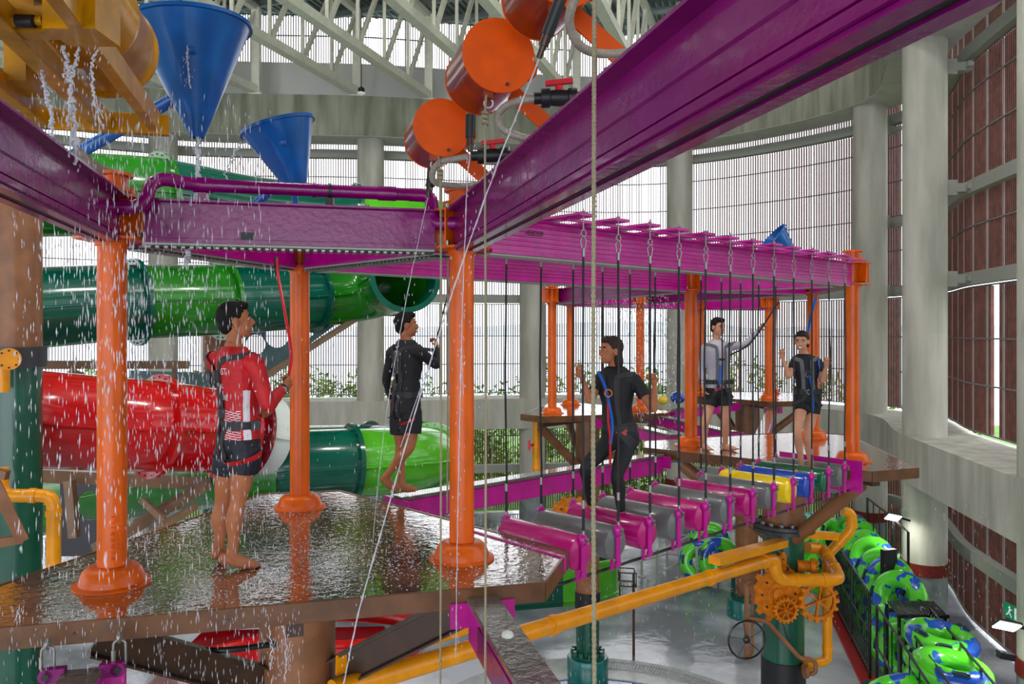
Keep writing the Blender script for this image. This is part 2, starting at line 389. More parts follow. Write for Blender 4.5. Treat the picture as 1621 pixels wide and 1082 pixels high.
# trusses: posts stand on the ring beam, chords run towards the camera
ends = [-225, -105, 15, 140, 275, 415, 555, 685, 802, 919, 1040]
BZ, TZ = 15.45, 18.35
for i, px in enumerate(ends):
    u = (px-CX)/F
    # the post stands where the ray of this column of the photo meets the ring path
    best = min(offset(rr_, -.35)[5:-25], key=lambda p: abs(p.x/p.y-u)+(0 if p.y > 20 else 5))
    e0 = Vector((best.x, best.y, 0)); rt = thing('roof_truss', 'x', 'truss', (e0.x, e0.y, BZ-.2), 0, 'white roof trusses')
    rt['kind'] = 'structure'
    rt['label'] = 'white steel roof truss, number %d from the left, ending on the ring beam' % (i+1)
    L = 22; c = MB(); c.bar(e0+Vector((0, 0, BZ)), e0-rd*L+Vector((0, 0, BZ)), .3, .26); c.build('bottom_chord', 'truss_white', rt)
    c = MB(); c.bar(e0+Vector((0, 0, TZ)), e0-rd*L+Vector((0, 0, TZ)), .22, .2); c.build('top_chord', 'truss_white', rt)
    c = MB(); c.box(e0+Vector((0, 0, (BOTC+TZ)/2)), (.28, .28, TZ-BOTC)); c.box(e0+Vector((0, 0, BOTC+.03)), (.5, .5, .06)); c.build('post', 'truss_white', rt)
    c = MB(); m = 13; st = L/m
    for j in range(m):
        a = e0-rd*(j*st); b = e0-rd*((j+1)*st)
        if j: c.bar(a+Vector((0, 0, BZ)), a+Vector((0, 0, TZ)), .1, .1)
        c.bar(b+Vector((0, 0, BZ)), a+Vector((0, 0, TZ)), .12, .12)
    c.build('web_members', 'truss_white', rt)
br = MB()
for j in range(4):
    for i in range(len(ends)-1):
        pa = O0-rd*(j*5-10)+rs*(i*2.7-14); pb = pa+rs*2.7
        br.bar((pa.x, pa.y, TZ-.05), ((pb+rd*2.4).x, (pb+rd*2.4).y, TZ-.05), .14, .12); br.bar((pa.x, pa.y, TZ), (pb.x, pb.y, TZ), .18, .16)
struct(br, f'trim_{k}', 'truss_white', smooth=False); k += 1
rt = thing('pendant_lamp', 'small black pendant lamp on a thin cable before the ring beam', 'lamp', W(572, 142, 24))
b = MB(); b.tube([W(572, 138, 24), (W(572, 138, 24).x, 24, 18.6)], .015, 6); b.build('cable', 'dark_steel', rt)
b = MB(); p_ = W(572, 145, 24); b.lathe([(.05, .14), (.1, .1), (.1, -.04)], p_, seg=16); b.build('shade', 'black_gloss', rt); b = MB(); b.lathe([(.12, -.06), (.12, -.03)], p_, seg=16); b.build('bulb_cover', 'sign_white', rt)
# ---------------------------------------------------------------- outside: lawn, sea, hills
mat('grass', (88, 128, 52), .9, noise_amt=.3, nscale=3)
mat('sea', (150, 172, 184), .35, noise_amt=.06, nscale=.05)
mat('far_hills', (160, 178, 186), 1, noise_amt=.15, nscale=.01)  # distance haze is put into this pale base colour
g = MB(); g.add([(-90, -20, -.45), (90, -20, -.45), (90, 62, -.45), (-90, 62, -.45)], [(0, 1, 2, 3)]); o = g.build('lawn', 'grass', smooth=False); tag(o, 'green lawn outside the louvre wall', 'lawn', kind='structure')
g = MB(); g.add([(-5000, 62, -1.2), (5000, 62, -1.2), (5000, 5000, -1.2), (-5000, 5000, -1.2)], [(0, 1, 2, 3)]); o = g.build('sea', 'sea', smooth=False); tag(o, 'pale calm sea seen between the louvres', 'sea', kind='structure')
g = MB(); ps = []
for i in range(121):
    x = -2600+i*43; h = 30+38*noise.noise(Vector((x*.0016, 3, 0)))+14*noise.noise(Vector((x*.006, 9, 0))); ps.append((x, max(6, h)))
vs = []
for x, h in ps: vs += [(x, 2300, -2), (x, 2450, h), (x, 2900, -2)]
g.add(vs, [q for i in range(120) for q in ((i*3, i*3+3, i*3+4, i*3+1), (i*3+1, i*3+4, i*3+5, i*3+2))]); o = g.build('distant_hills', 'far_hills'); tag(o, 'low hazy hills on the far shore', 'hills', kind='structure')
# ---------------------------------------------------------------- the climbing course: platforms on pillars, posts, beams
PZ = CH-1.56                                         # platform top
def cw(X, d, z): return Vector((X, d, CH+z))         # camera-relative height
def sector_platform(center, rot, R, pillar_r, name_label, pillar_label, post_labels, pz=PZ, th=.11, pillar=None, base=True, cut=1.94):
    M = Vector((center[0], center[1], 0)); s = R/1.27
    poly = []
    dirs = [math.radians(rot+120*k) for k in range(3)]
    for a in dirs:
        m = M+Vector((math.cos(a), math.sin(a), 0))*cut*s; t = Vector((-math.sin(a), math.cos(a), 0))*.36*s
        poly += [(m-t), (m+t)]
    P = [(p.x, p.y) for p in poly]
    rt = thing('platform', name_label, 'platform', (M.x, M.y, pz), 0)
    b = MB(); b.prism(P, pz-th, pz); b.build('deck', 'platform_wet', rt, smooth=False)
    b = MB()
    for i in range(6):                               # folded rim along each edge
        a, c = Vector((*P[i], pz-th/2)), Vector((*P[(i+1) % 6], pz-th/2)); b.bar(a, c, .02, th+.012, ch=.003)
    b.build('rim', 'platform_rim', rt)
    b = MB()
    for i in range(3): 
        a = Vector((*P[2*i+1], pz-th-.06)); c = Vector((*P[(2*i+2) % 6], pz-th-.06)); m = Vector((M.x, M.y, pz-th-.06)); b.bar(m, (a+c)/2*.93+m*.07, .1, .11)
        d_ = dirs[i]; e_ = m+Vector((math.cos(d_), math.sin(d_), 0))*cut*s*.85; b.bar(m, e_, .12, .13)
    b.build('floor_joists', 'dark_brown', rt)
    for i in range(3):
        a = Vector((*P[2*i+1], 0)); c = Vector((*P[(2*i+2) % 6], 0)); nrm = ((a+c)/2-M).normalized()
        for t in (.12, .38, .62, .88):
            q = a.lerp(c, t); b = MB(); b.lathe([(.009, -.012), (.009, .016)], Vector((q.x, q.y, pz-th*.55)), nrm, 10); b.build('bolt', 'dark_steel', rt)
    # pillar
    if pillar: pillar(M)
    cols = []
    for k, a in enumerate(dirs):
        c = M+Vector((math.cos(a), math.sin(a), 0))*R; cols.append(c)
        post(c, post_labels[k], pz)
    return M, P, cols, dirs
mat('platform_wet', (116, 74, 46), .06, rgb2=(88, 54, 34), nscale=2.2, bump=.13, bscale=17, spec=1, rvar=.03, ior=1.75)
q_ = MATS['platform_wet'].node_tree; p_ = q_.nodes['Principled BSDF']; q_.links.new(p_.inputs['Normal'].links[0].from_socket, p_.inputs['Coat Normal']); p_.inputs['Coat Weight'].default_value = 1; p_.inputs['Coat IOR'].default_value = 1.7
mat('platform_rim', (104, 66, 36), .35, spec=.4, noise_amt=.35, nscale=7, coat=.3)
def ring_nuts(b, o, R, n, r, h, axis=(0, 0, 1)):
    ax = Vector(axis).normalized(); u = Vector((1, 0, 0)) if abs(ax.x) < .9 else Vector((0, 1, 0)); u = (u-ax*u.dot(ax)).normalized(); v = ax.cross(u)
    for k in range(n):
        g = 2*PI*k/n; b.lathe([(r, 0), (r, h)], Vector(o)+(u*math.cos(g)+v*math.sin(g))*R, ax, 6)
def post(c, label, pz):
    rt = thing('orange_post', label, 'post', (c.x, c.y, pz), 0, None)
    zt = CH+.56
    b = MB(); b.lathe([(.085, pz+.02), (.085, zt)], (c.x, c.y, 0), seg=28); b.build('tube', 'orange', rt)
    b = MB(); b.lathe([(.225, pz+.001), (.225, pz+.012), (.19, pz+.02), (.183, pz+.05), (.168, pz+.09), (.14, pz+.115), (.1, pz+.122), (.088, pz+.118)], (c.x, c.y, 0), seg=36)
    b.build('base_cover', 'orange', rt)
    b = MB()
    b.lathe([(.1, zt-.03), (.1, zt+.02)], (c.x, c.y, 0)); b.lathe([(.075, zt), (.075, zt+.34)], (c.x, c.y, 0)); b.lathe([(.13, zt+.3), (.13, zt+.33)], (c.x, c.y, 0)); b.lathe([(.12, zt+.4), (.12, zt+.42)], (c.x, c.y, 0)); b.lathe([(.09, zt+.33), (.09, zt+.41)], (c.x, c.y, 0))
    for k in range(6):
        a = k*PI/3; v = Vector((math.cos(a), math.sin(a), 0)); t = Vector((-v.y, v.x, 0)); o = Vector((c.x, c.y, 0))
        b.bar(o+v*.07+Vector((0, 0, zt+.14)), o+v*.2+Vector((0, 0, zt+.14)), .012, .26)
    for zz in (zt+.012, zt+.265):
        n6 = [(c.x+.22*math.cos(k*PI/3+PI/6), c.y+.22*math.sin(k*PI/3+PI/6)) for k in range(6)]; b.prism(n6, zz-.008, zz+.008)
    b.build('bracket_head', 'orange', rt)
    b = MB(); ring_nuts(b, (c.x, c.y, zt+.02), .18, 6, .018, .03); ring_nuts(b, (c.x, c.y, zt+.273), .18, 6, .018, .025); b.build('nuts', 'steel', rt, kind='stuff')
    return rt
def steel_pillar(M, r, label, bands, top, base=True, flange=None, rot=-15.5, box=False):
    rt = thing('support_pillar', label, 'pillar', (M[0], M[1], 0)); o = (M[0], M[1], 0)
    lo = 0
    for z0, z1, m, nm in bands:
        b = MB(); rr2 = r+(.02 if m in ('black_rubber',) else 0); b.lathe([(rr2, z0), (rr2, z1)], o, seg=36); b.build(nm, m, rt)
    if flange:
        b = MB(); b.lathe([(r+.14, flange-.05), (r+.14, flange-.005), (r+.0, flange-.005)], o, seg=40); b.lathe([(r+.14, flange+.005), (r+.14, flange+.05)], o, seg=40); b.build('flange', 'dark_steel', rt)
        b = MB(); ring_nuts(b, (o[0], o[1], flange+.05), r+.07, 16, .03, .04); b.build('flange_nuts', 'steel', rt, kind='stuff')
    if base:
        b = MB(); b.lathe([(r*1.75, 0), (r*1.75, .42), (r*1.68, .45), (r, .45)], o, seg=40); b.build('base_collar', 'base_teal', rt)
        b = MB(); b.lathe([(r*1.45, .46), (r*1.45, .5), (r, .52)], o, seg=40); ring_nuts(b, (o[0], o[1], .5), r*1.27, 12, .045, .09); b.build('base_flange', 'pillar_green', rt)
    for k in range(3):
        a = math.radians(rot+120*k); v = Vector((math.cos(a), math.sin(a), 0)); b = MB(); p_, q_ = Vector(o)+v*r*.5+Vector((0, 0, top-1.15)), Vector(o)+v*1.35+Vector((0, 0, top-.16))
        if box: b.extrude([(-.07, -.11), (.07, -.11), (.07, -.095), (.012, -.085), (.012, .085), (.07, .095), (.07, .11), (-.07, .11), (-.07, .095), (-.012, .085), (-.012, -.085), (-.07, -.095)], p_+Vector((0, 0, .25)), q_+Vector((0, 0, -.05)), Vector((v.y, -v.x, 0)), (q_-p_).cross(Vector((v.y, -v.x, 0))).normalized()*-1)
        else: b.tube([p_, q_], .085, 14)
        b.build('brace_arm', 'dark_brown' if box else 'brown_steel', rt)
    return rt
mat('base_teal', (4, 104, 100), .3, coat=.4, noise_amt=.2)
NEAR = ((-1.57, 5.74), -15.5); FAR = ((3.67, 10.6), -69.0); THIRD = ((1.52, 15.75), -15.5); FOURTH = ((5.75, 19.2), 160)
nM, nP, nC, nD = sector_platform(*NEAR, 1.27, .27, 'wet brown steel platform in the foreground with the man in red on it', '', ['orange post on the near platform, right of centre beside the hanging cords', 'orange post at the back corner of the near platform, held by the man in red', 'orange post in the left foreground under falling water'])
fM, fP, fC, fD = sector_platform(*FAR, 1.22, .27, 'wet brown platform at the far end of the roller bridge, on the right', '', ['orange post at the right end of the roller bridge, front of the far platform', 'orange post at the back of the far platform beside the laughing woman', 'orange post of the far platform between the two women, beside the balance beam end'])
tM, tP, tC, tD = sector_platform(*THIRD, 1.05, .25, 'brown platform in the middle distance left of the woman in black leggings', '', ['orange post on the middle-distance platform, seen right behind the head of the woman in leggings', 'orange post at the back of the middle-distance platform, second from its left corner', 'orange post at the left corner of the middle-distance platform'])
hM, hP, hC, hD = sector_platform(*FOURTH, 1.1, .25, 'most distant brown platform, behind the man in the grey shirt', '', ['thin distant orange post beside the neck of the man in the grey shirt', 'front one of two close distant orange posts beside the raised grey sleeve', 'rear one of two close distant orange posts beside the raised grey sleeve'])
P_C, P_B, P_A = nC[0], nC[1], nC[2]
F_R, F_K, F_L = fC[0], fC[1], fC[2]
steel_pillar(nM, .27, 'thick brown steel pillar under the near platform', [(0, PZ-.11, 'brown_steel', 'shaft')], PZ-.1, base=True, box=True)
steel_pillar(fM, .27, 'green pillar with black collar under the far platform, carrying the gears', [(0, 2.1, 'brown_steel', 'lower_shaft'), (2.1, 2.55, 'black_rubber', 'black_collar'), (2.55, 4.28, 'pillar_green', 'green_sleeve'), (4.28, PZ-.11, 'brown_steel', 'upper_shaft')], PZ-.1, base=True, flange=4.33, rot=-69)
steel_pillar(tM, .235, 'green pillar with bolted teal foot standing on the wet floor', [(.45, 1.42, 'pillar_green', 'green_sleeve'), (1.42, 1.75, 'black_rubber', 'black_collar'), (1.75, PZ-.11, 'brown_steel', 'upper_shaft')], PZ-.1)
steel_pillar(hM, .27, 'brown pillar under the most distant platform', [(0, PZ-.11, 'brown_steel', 'shaft')], PZ-.1)
# text cast on the near posts
def text_mesh(s, size, depth, name, m, M4, parent, align='CENTER', **kw):
    cu = bpy.data.curves.new(name, 'FONT'); cu.body = s; cu.size = size; cu.extrude = depth; cu.align_x = align; cu.align_y = 'CENTER'; cu.resolution_u = 3
    t = bpy.data.objects.new(name, cu); COL.objects.link(t); bpy.context.view_layer.update()
    me = bpy.data.meshes.new_from_object(t); bpy.data.objects.remove(t)
    me.transform(M4)
    if parent is not None: me.transform(MW[parent.name].inverted())
    me.materials.clear(); me.materials.append(MATS[m]); o = bpy.data.objects.new(name, me); COL.objects.link(o)
    if parent is not None: o.parent = parent
    MW[o.name] = MW[parent.name].copy() if parent is not None else Matrix.Identity(4)
    for k, v in kw.items(): o[k] = v
    return o
def frame_mat(origin, xdir, ydir):                   # text x along xdir, y along ydir
    x = Vector(xdir).normalized(); y = Vector(ydir).normalized(); z = x.cross(y)
    return Matrix(((x.x, y.x, z.x, origin[0]), (x.y, y.y, z.y, origin[1]), (x.z, y.z, z.z, origin[2]), (0, 0, 0, 1)))
postA = [o for o in bpy.data.objects if o.name.startswith('orange_post') and 'left foreground' in o.get('label', '')][0]
v = (Vector((0, 0, 0))-Vector((P_A.x, P_A.y, 0))).normalized(); v = (Matrix.Rotation(math.radians(16), 3, 'Z') @ v)
side = Vector((-v.y, v.x, 0))
text_mesh('502851H', .075, .005, 'cast_numbers', 'orange', frame_mat((P_A.x+v.x*.0855, P_A.y+v.y*.0855, PZ+.30), (0, 0, 1), -side), postA)

# ---------------------------------------------------------------- overhead beams
BT, BB = CH+.82, CH+.555
def beam(a, b, label, m='purple', name='trail_beam', cat='beam', ribs=True, big=False, teeth=False, w=.15, z0=BB, z1=BT, fl=.24, slot=True, ex=0, cords=False):
    a = Vector((a[0], a[1], 0)); b = Vector((b[0], b[1], 0)); t = (b-a).normalized(); a = a-t*ex; b = b+t*ex; sd = Vector((t.y, -t.x, 0)); up = Vector((0, 0, 1))
    rt = thing(name, label, cat, ((a+b)/2).to_tuple()[:2]+((z0+z1)/2,), 0)
    h = z1-z0; n = 7
    def prof(w_, rib):
        pr = [(-fl/2, h/2-.012), (-fl/2, h/2), (fl/2, h/2), (fl/2, h/2-.012), (w_/2, h/2-.02)]
        right = [(w_/2, h/2-.02)]
        if rib:
            y = h/2-.05
            if big: right += [(w_/2, h/2-.075), (w_/2+.006, h/2-.08), (w_/2+.006, h/2-.14), (w_/2+.016, h/2-.146), (w_/2+.016, h/2-.152), (w_/2+.006, h/2-.158), (w_/2+.006, h/2-.19), (w_/2+.012, h/2-.194), (w_/2+.012, -h/2+.034)]
            while not big and y > -h/2+.05: right += [(w_/2, y+.008), (w_/2+.008, y+.004), (w_/2+.008, y-.004), (w_/2, y-.008)]; y -= .036
        right += [(w_/2, -h/2+.03), (w_/2+.014, -h/2+.026), (w_/2+.014, -h/2)]
        left = [(-x, y) for x, y in reversed(right)]
        return [(-fl/2, h/2), (fl/2, h/2), (fl/2, h/2-.012)]+right+left+[(-fl/2, h/2-.012)]
    c0 = a+up*((z0+z1)/2); c1 = b+up*((z0+z1)/2)
    mb = MB(); mb.extrude(prof(w, ribs), c0, c1, sd, up); mb.build('profile', m, rt, ang=20)
    if slot:
        mb = MB()
        mb.bar(a+up*(z0-.008)+sd*.045, b+up*(z0-.008)+sd*.045, .05, .014); mb.bar(a+up*(z0-.008)-sd*.045, b+up*(z0-.008)-sd*.045, .05, .014); mb.build('guide_lip', 'channel_grey' if not big else m, rt)
        mb = MB(); mb.bar(a+up*(z0-.004), b+up*(z0-.004), .04, .006) if not teeth else mb.bar(a+up*(z0-.02), b+up*(z0-.02), .13, .008); L = (b-a).length; k = 0
        mb.build('belay_track', 'black_rubber', rt)
        mb = MB(); k = 0 if teeth else 9e9
        while k*.05 < L-.05 and k < 400:
            q = a+t*(k*.05+.02)+up*(z0-.027); mb.bar(q-sd*.07, q+sd*.07, .022, .012); k += 1
        if teeth: mb.build('track_teeth', 'steel', rt, kind='stuff', smooth=False)
    mb = MB(); L = (b-a).length; k = .35
    while k < L:
        for sg in (-1, 1): mb.lathe([(.014, 0), (.014, .012)], a+t*k+up*z1+sd*sg*(fl/2-.02), (0, 0, 1), 8)
        k += .5
    mb.build('bolts', 'steel', rt, kind='stuff')
    return rt
g90 = Vector((.252, -.968, 0))
beam(P_A+(P_C-P_A).normalized()*.2, P_C+(P_A-P_C).normalized()*.2, 'purple overhead beam from the left orange post to the post by the cords', ribs=False, teeth=True, w=.16)
beam(P_A+(P_B-P_A).normalized()*.2, P_B+(P_A-P_B).normalized()*.2, 'short purple beam from the left foreground post to the back post', 'magenta', ribs=False, teeth=True, z1=BT-.02)
beam(P_B+(P_C-P_B).normalized()*.2, P_C+(P_B-P_C).normalized()*.2, 'short purple beam from the back post to the post by the cords', 'magenta', ribs=False, teeth=True, z1=BT-.02)
beam(P_C+g90*.15, P_C+g90*5.6, 'large wet purple beam running overhead from the centre post to the upper right', w=.14, fl=.26, big=True)
beam(P_A+g90*.15, P_A+g90*5.6, 'wet purple beam entering from the left edge above the orange post', w=.14, fl=.26, big=True)
bd = (F_R-P_C); bd.z = 0; bu = bd.normalized(); bs = Vector((bu.y, -bu.x, 0))   # along the roller bridge, sideways to the right
beam(P_C+bu*.2, F_R-bu*.2, 'long magenta beam carrying the roller bridge ropes', 'magenta')
beam(P_B+(F_L-P_B).normalized()*.2, F_L-(F_L-P_B).normalized()*.2, 'long magenta beam above the balance beam, behind the rope bridge', 'magenta')
for a, b, s in ((F_L, F_R, 'front magenta beam across the far platform posts'), (F_L, F_K, 'magenta beam on the left side of the far platform posts'), (F_R, F_K, 'magenta beam on the right side of the far platform posts')):
    u = (b-a).normalized(); beam(a+u*.2, b-u*.2, s, 'magenta', ribs=False)
beam(tC[2]+Vector((.2, -.05, 0)), F_L+Vector((-.1, .25, 0)), 'shiny grey purple beam from the far platform to the left post of the middle-distance platform', 'purple')
beam(tC[0]+Vector((.2, 0, 0)), F_K+Vector((-.15, .2, 0)), 'purple beam from the back of the far platform to the middle-distance platform', 'purple')
beam(tC[2], tC[0], 'magenta beam across the front of the middle-distance platform', 'magenta', ribs=False, ex=-.2)
beam(tC[2], tC[1], 'magenta beam on the left of the middle-distance platform', 'magenta', ribs=False, ex=-.2)
beam(tC[1], tC[0], 'magenta beam at the back of the middle-distance platform', 'magenta', ribs=False, ex=-.2)
beam(tC[1], hC[0], 'distant magenta beam linking the two most distant platforms', 'magenta', ex=-.2)
beam(hC[0], hC[2], 'distant magenta beam at the back of the farthest platform', 'magenta', ribs=False, ex=-.2)
beam(hC[0], hC[1], 'distant magenta beam at the front of the farthest platform', 'magenta', ribs=False, ex=-.2)
acb = [o for o in bpy.data.objects if o.get('label', '').startswith('purple overhead beam from the left')][0]
for px_, m_ in ((362, 'purple'), (392, 'black_rubber')):
    q = W(px_, 380, 5.0); u_ = (P_C-P_A).normalized(); t_ = (q-P_A).dot(u_); q = P_A+u_*t_; n2 = Vector((u_.y, -u_.x, 0)); q = q+n2*.08; q.z = CH+.60
    mb = MB(); mb.bar(q-u_*.04, q+u_*.04, .012, .06); mb.build('cover_plate' if m_ == 'purple' else 'slot', m_, acb, smooth=False)
# stamped number on the bridge beam
rbm = [o for o in bpy.data.objects if 'roller bridge ropes' in str(o.get('label', ''))][0]
q = P_C+bu*.62+bs*.085
text_mesh('4582S9', .06, .001, 'stamped_number', 'black_rubber', frame_mat((q.x, q.y, CH+.72), bu, (0, 0, 1)), rbm)
# cross braces in the middle of the near triangle: purple bracket
# purple water pipe over the near triangle
rt = thing('purple_water_pipe', 'purple water pipe with elbows above the beam between the two front posts', 'pipe', ((P_A+P_C)/2).to_tuple()[:2]+(CH+.9,), 0)
u = (P_C-P_A).normalized(); n_ = Vector((-u.y, u.x, 0)); up = Vector((0, 0, 1))
zp = CH+.93
pA = P_A+u*.26-n_*.02; pC = P_C-u*.24
pts = [P_A-u*.02-n_*.18+up*(zp-.03), pA-u*.02-n_*.2+up*(zp-.2), pA+up*(zp-.18)-n_*.06, pA+u*.04+up*zp, pC+up*zp, pC+u*.02-n_*.04+up*(zp-.2), P_C+u*.12-n_*.18+up*(zp-.2)]
b = MB(); b.tube(round_corners([P_A-u*.15-n_*.2+up*(zp-.19), pA-u*.04-n_*.2+up*(zp-.19), pA+up*(zp+.02)-n_*.1, pA+u*.22+up*zp, pC+up*zp-u*.1], .1, 8), .043, 18); b.build('pipe_run', 'purple', rt)
b = MB(); b.tube(round_corners([pC-u*.12+up*zp, pC+u*.03+up*zp, pC+u*.03-n_*.05+up*(zp-.2), P_C+u*.14-n_*.2+up*(zp-.2), P_C+u*.3-n_*.2+up*(zp-.19)], .07, 7), .046, 18); b.build('elbow', 'purple', rt)
for k in (.16, .56, .84):
    q = pA.lerp(pC, k)+up*zp; b = MB(); b.lathe([(.049, -.06 if k != .56 else -.012), (.049, .06 if k != .56 else .012)], q, u, 20); b.build('coupling', 'purple', rt)
for k in (.16, .62):
    q = pA.lerp(pC, k)+up*zp; b = MB(); b.lathe([(.05, -.01), (.05, .01)], q, u, 20); b.bar(q-up*.05, q-up*.12, .05, .05); b.build('clamp', 'black_rubber' if k > .5 else 'purple', rt)
# ---------------------------------------------------------------- walkway beams below
def walk_beam(a, b, label, z=PZ-.03, w=.2, h=.2, ex=0, kind='balance_beam'):
    a = Vector((a[0], a[1], 0)); b = Vector((b[0], b[1], 0)); t = (b-a).normalized(); up = Vector((0, 0, 1)); sd = Vector((t.y, -t.x, 0))
    rt = thing(kind, label, 'beam', ((a+b)/2).to_tuple()[:2]+(z-h/2,), 0)
    mb = MB(); mb.bar(a+up*(z-.02-h/2), b+up*(z-.02-h/2), w*.86, h-.04, ch=.006); mb.build('box_girder', 'magenta', rt)
    mb = MB(); mb.bar(a+up*(z-.018), b+up*(z-.018), w, .036, ch=.006); mb.build('tread', 'tread_wet', rt)
    for e_, s in ((a, 1), (b, -1)):
        mb = MB(); mb.bar(e_+t*s*.0+up*(z-.1)-sd*.2, e_+t*s*.0+up*(z-.1)+sd*.2, .03, .15); mb.build('end_bracket', 'magenta', rt)
        mb = MB()
        for q in (-1, 1): mb.lathe([(.022, -.02), (.022, .03)], e_+up*(z-.1)+sd*q*.17-t*s*.02, t*s, 12)
        mb.build('bracket_bolts', 'steel', rt)
    return rt
mat('tread_wet', (96, 88, 84), .12, noise_amt=.3, nscale=9, bump=.4, bscale=25, coat=.6)
v = (F_L-P_B).normalized()
BB0 = P_B+v*1.02; BB1 = F_L-v*.72
walk_beam(BB0, BB1, 'magenta balance beam on which the man in black walks', PZ-.04, w=.2, h=.25)
W0 = P_C+g90*.66; rt = walk_beam(W0, W0+g90*3.3, 'purple walkway beam leaving the near platform towards the bottom edge', PZ-.05, w=.2, h=.26)
for k, s in ((.62, 1), (1.9, 1), (2.6, 1)):
    q = W0+g90*k; mb = MB(); mb.ball((q.x, q.y, PZ-.05), (.035, .05, .02), 14, 6); mb.build('foot_stone', 'translucent_white', rt)
mb = MB(); q0 = W0+g90*.3-Vector((.968, .252, 0))*.09; mb.bar(q0+up*(PZ-.2), q0+g90*.75+up*(PZ-.2), .01, .17); mb.build('side_plate', 'purple', rt)
W1 = Vector((-2.24, 4.10, 0)); rt = walk_beam(W1, W1+g90*2.0, 'steel-topped walkway hung by two shackles under the left front edge of the near platform', PZ-.2, w=.2, h=.16)
for sx_ in (-1, 1):
    sd = Vector((.968, .252, 0)); q = W1+sd*.17*sx_-g90*.0; sh = MB(); sh.tube(round_corners([q+up*(PZ-.2)+sd*.0, q+up*(PZ-.2)+sd*.03, q+up*(PZ-.07)+sd*.03, q+up*(PZ-.07)-sd*.03, q+up*(PZ-.2)-sd*.03, q+up*(PZ-.2)+sd*.0], .028, 5), .007, 10); sh.build('shackle', 'steel', rt)
    sh = MB(); sh.lathe([(.012, -.03), (.012, .03)], q-sd*.03+up*(PZ-.15), (0, 0, 1), 6); sh.build('shackle_nut', 'steel', rt)
    sh = MB(); sh.torus(q+up*(PZ-.055), .022, .009, sd, 18, 8); sh.build('eye_bolt', 'steel', rt)
    sh = MB(); e_ = W1+sd*.17*sx_+g90*.02+up*(PZ-.21); sh.bar(e_-sd*.09*sx_, e_, .05, .07); sh.lathe([(.036, -.025), (.036, .025)], e_, g90, 18); sh.build('lug_plate', 'purple', rt)
    sh = MB(); sh.lathe([(.018, -.03), (.018, .03)], e_, g90, 12); sh.build('lug_pin', 'black_rubber', rt)
walk_beam((2.55, 12.2), (1.75, 14.6), 'distant purple walkway below the middle-distance platform', PZ-.04)
v = (tC[2]-F_L).normalized()
walk_beam(tC[0]+Vector((.3, -.3, 0)), (3.55, 12.6), 'distant magenta walkway with wet top right of the woman in leggings', PZ-.04)
walk_beam(tC[0]+Vector((.6, .35, 0)), (5.0, 17.7), 'far magenta walkway leading to the most distant platform', PZ-.02)
walk_beam((5.9, 17.7), (4.0, 12.6), 'pink and white walkway behind the legs of the man in the grey shirt', PZ-.1)

# ---------------------------------------------------------------- roller bridge
Pl = Vector((-5.38, 0, 0))
rot_b = math.atan2(bs.y, bs.x)
cs = ['magenta', 'grey', 'magenta', 'grey', 'magenta', 'grey', 'magenta', 'grey', 'yellow', 'blue', 'green', 'grey']
ordn = {0: 'nearest magenta roller of the bridge, at the corner of the near platform', 1: 'nearest grey roller of the bridge, between two magenta ones', 2: 'magenta roller under the bare foot of the woman in leggings', 3: 'grey roller just behind the foot of the woman in leggings',
        4: 'third magenta roller counted from the near end of the bridge', 5: 'third grey roller counted from the near end of the bridge', 6: 'fourth and farthest magenta roller of the bridge', 7: 'grey roller right before the yellow roller',
        8: 'the only yellow roller of the bridge', 9: 'the only blue roller of the bridge', 10: 'dark green roller near the far end, at the feet of the laughing woman', 11: 'last grey roller at the far end of the bridge'}
RC = []
sh_ = ['nearest magenta roller', 'nearest grey roller', 'magenta roller under the woman in leggings', 'second nearest grey roller', 'third nearest magenta roller', 'third nearest grey roller', 'farthest magenta roller', 'grey roller beside the yellow one', 'yellow roller', 'blue roller', 'dark green roller', 'last grey roller at the far end']
for k, c in enumerate(cs):
    fd = 5.64+.276*k; fr = Vector((-5.38+1.045*fd, fd, 0)); ctr = fr-bs*.415; RC.append((fr, ctr))
    zc = CH-1.60
    rt = thing('foam_roller', ordn[k]+'', 'roller', (ctr.x, ctr.y, zc), rot_b)
    Lr = .40; r = .128
    b = MB(); pr = [(.0, -Lr), (r*.7, -Lr), (r*.93, -Lr+.012), (r, -Lr+.04), (r, Lr-.04), (r*.93, Lr-.012), (r*.7, Lr), (0, Lr)]
    # seam lines run along the tube
    b.lathe(pr, (ctr.x, ctr.y, zc), bs, 28, caps=False); b.build('tube', 'roller_'+c, rt, ang=50)
    for sg in (-1, 1):
        b = MB(); e0 = ctr+bs*sg*(Lr+.012); e0.z = zc
        b.bar(e0+up*.12, e0-up*.14, .045, .012, up=bs); b.ball(e0+up*.1, (.035, .035, .05), 12, 8, Matrix.Identity(3)); b.lathe([(.03, -.01), (.03, .01)], e0-up*.15, bs, 12)
        h = b.build('hanger_plate', 'magenta', rt)
        b = MB(); 
        for zz in (.115, .085): b.lathe([(.012, 0), (.012, .02)], e0+up*zz+bs*sg*.03, bs*sg, 8)
        b.build('plate_bolt', 'steel', h)
        b = MB(); b.bar(e0-up*.12-bs*sg*.06, e0-up*.2-bs*sg*.06, .03, .01, up=bs); b.lathe([(.018, -.008), (.018, .008)], e0-up*.2-bs*sg*.06, bs, 10); b.build('lower_tab', 'magenta', rt)
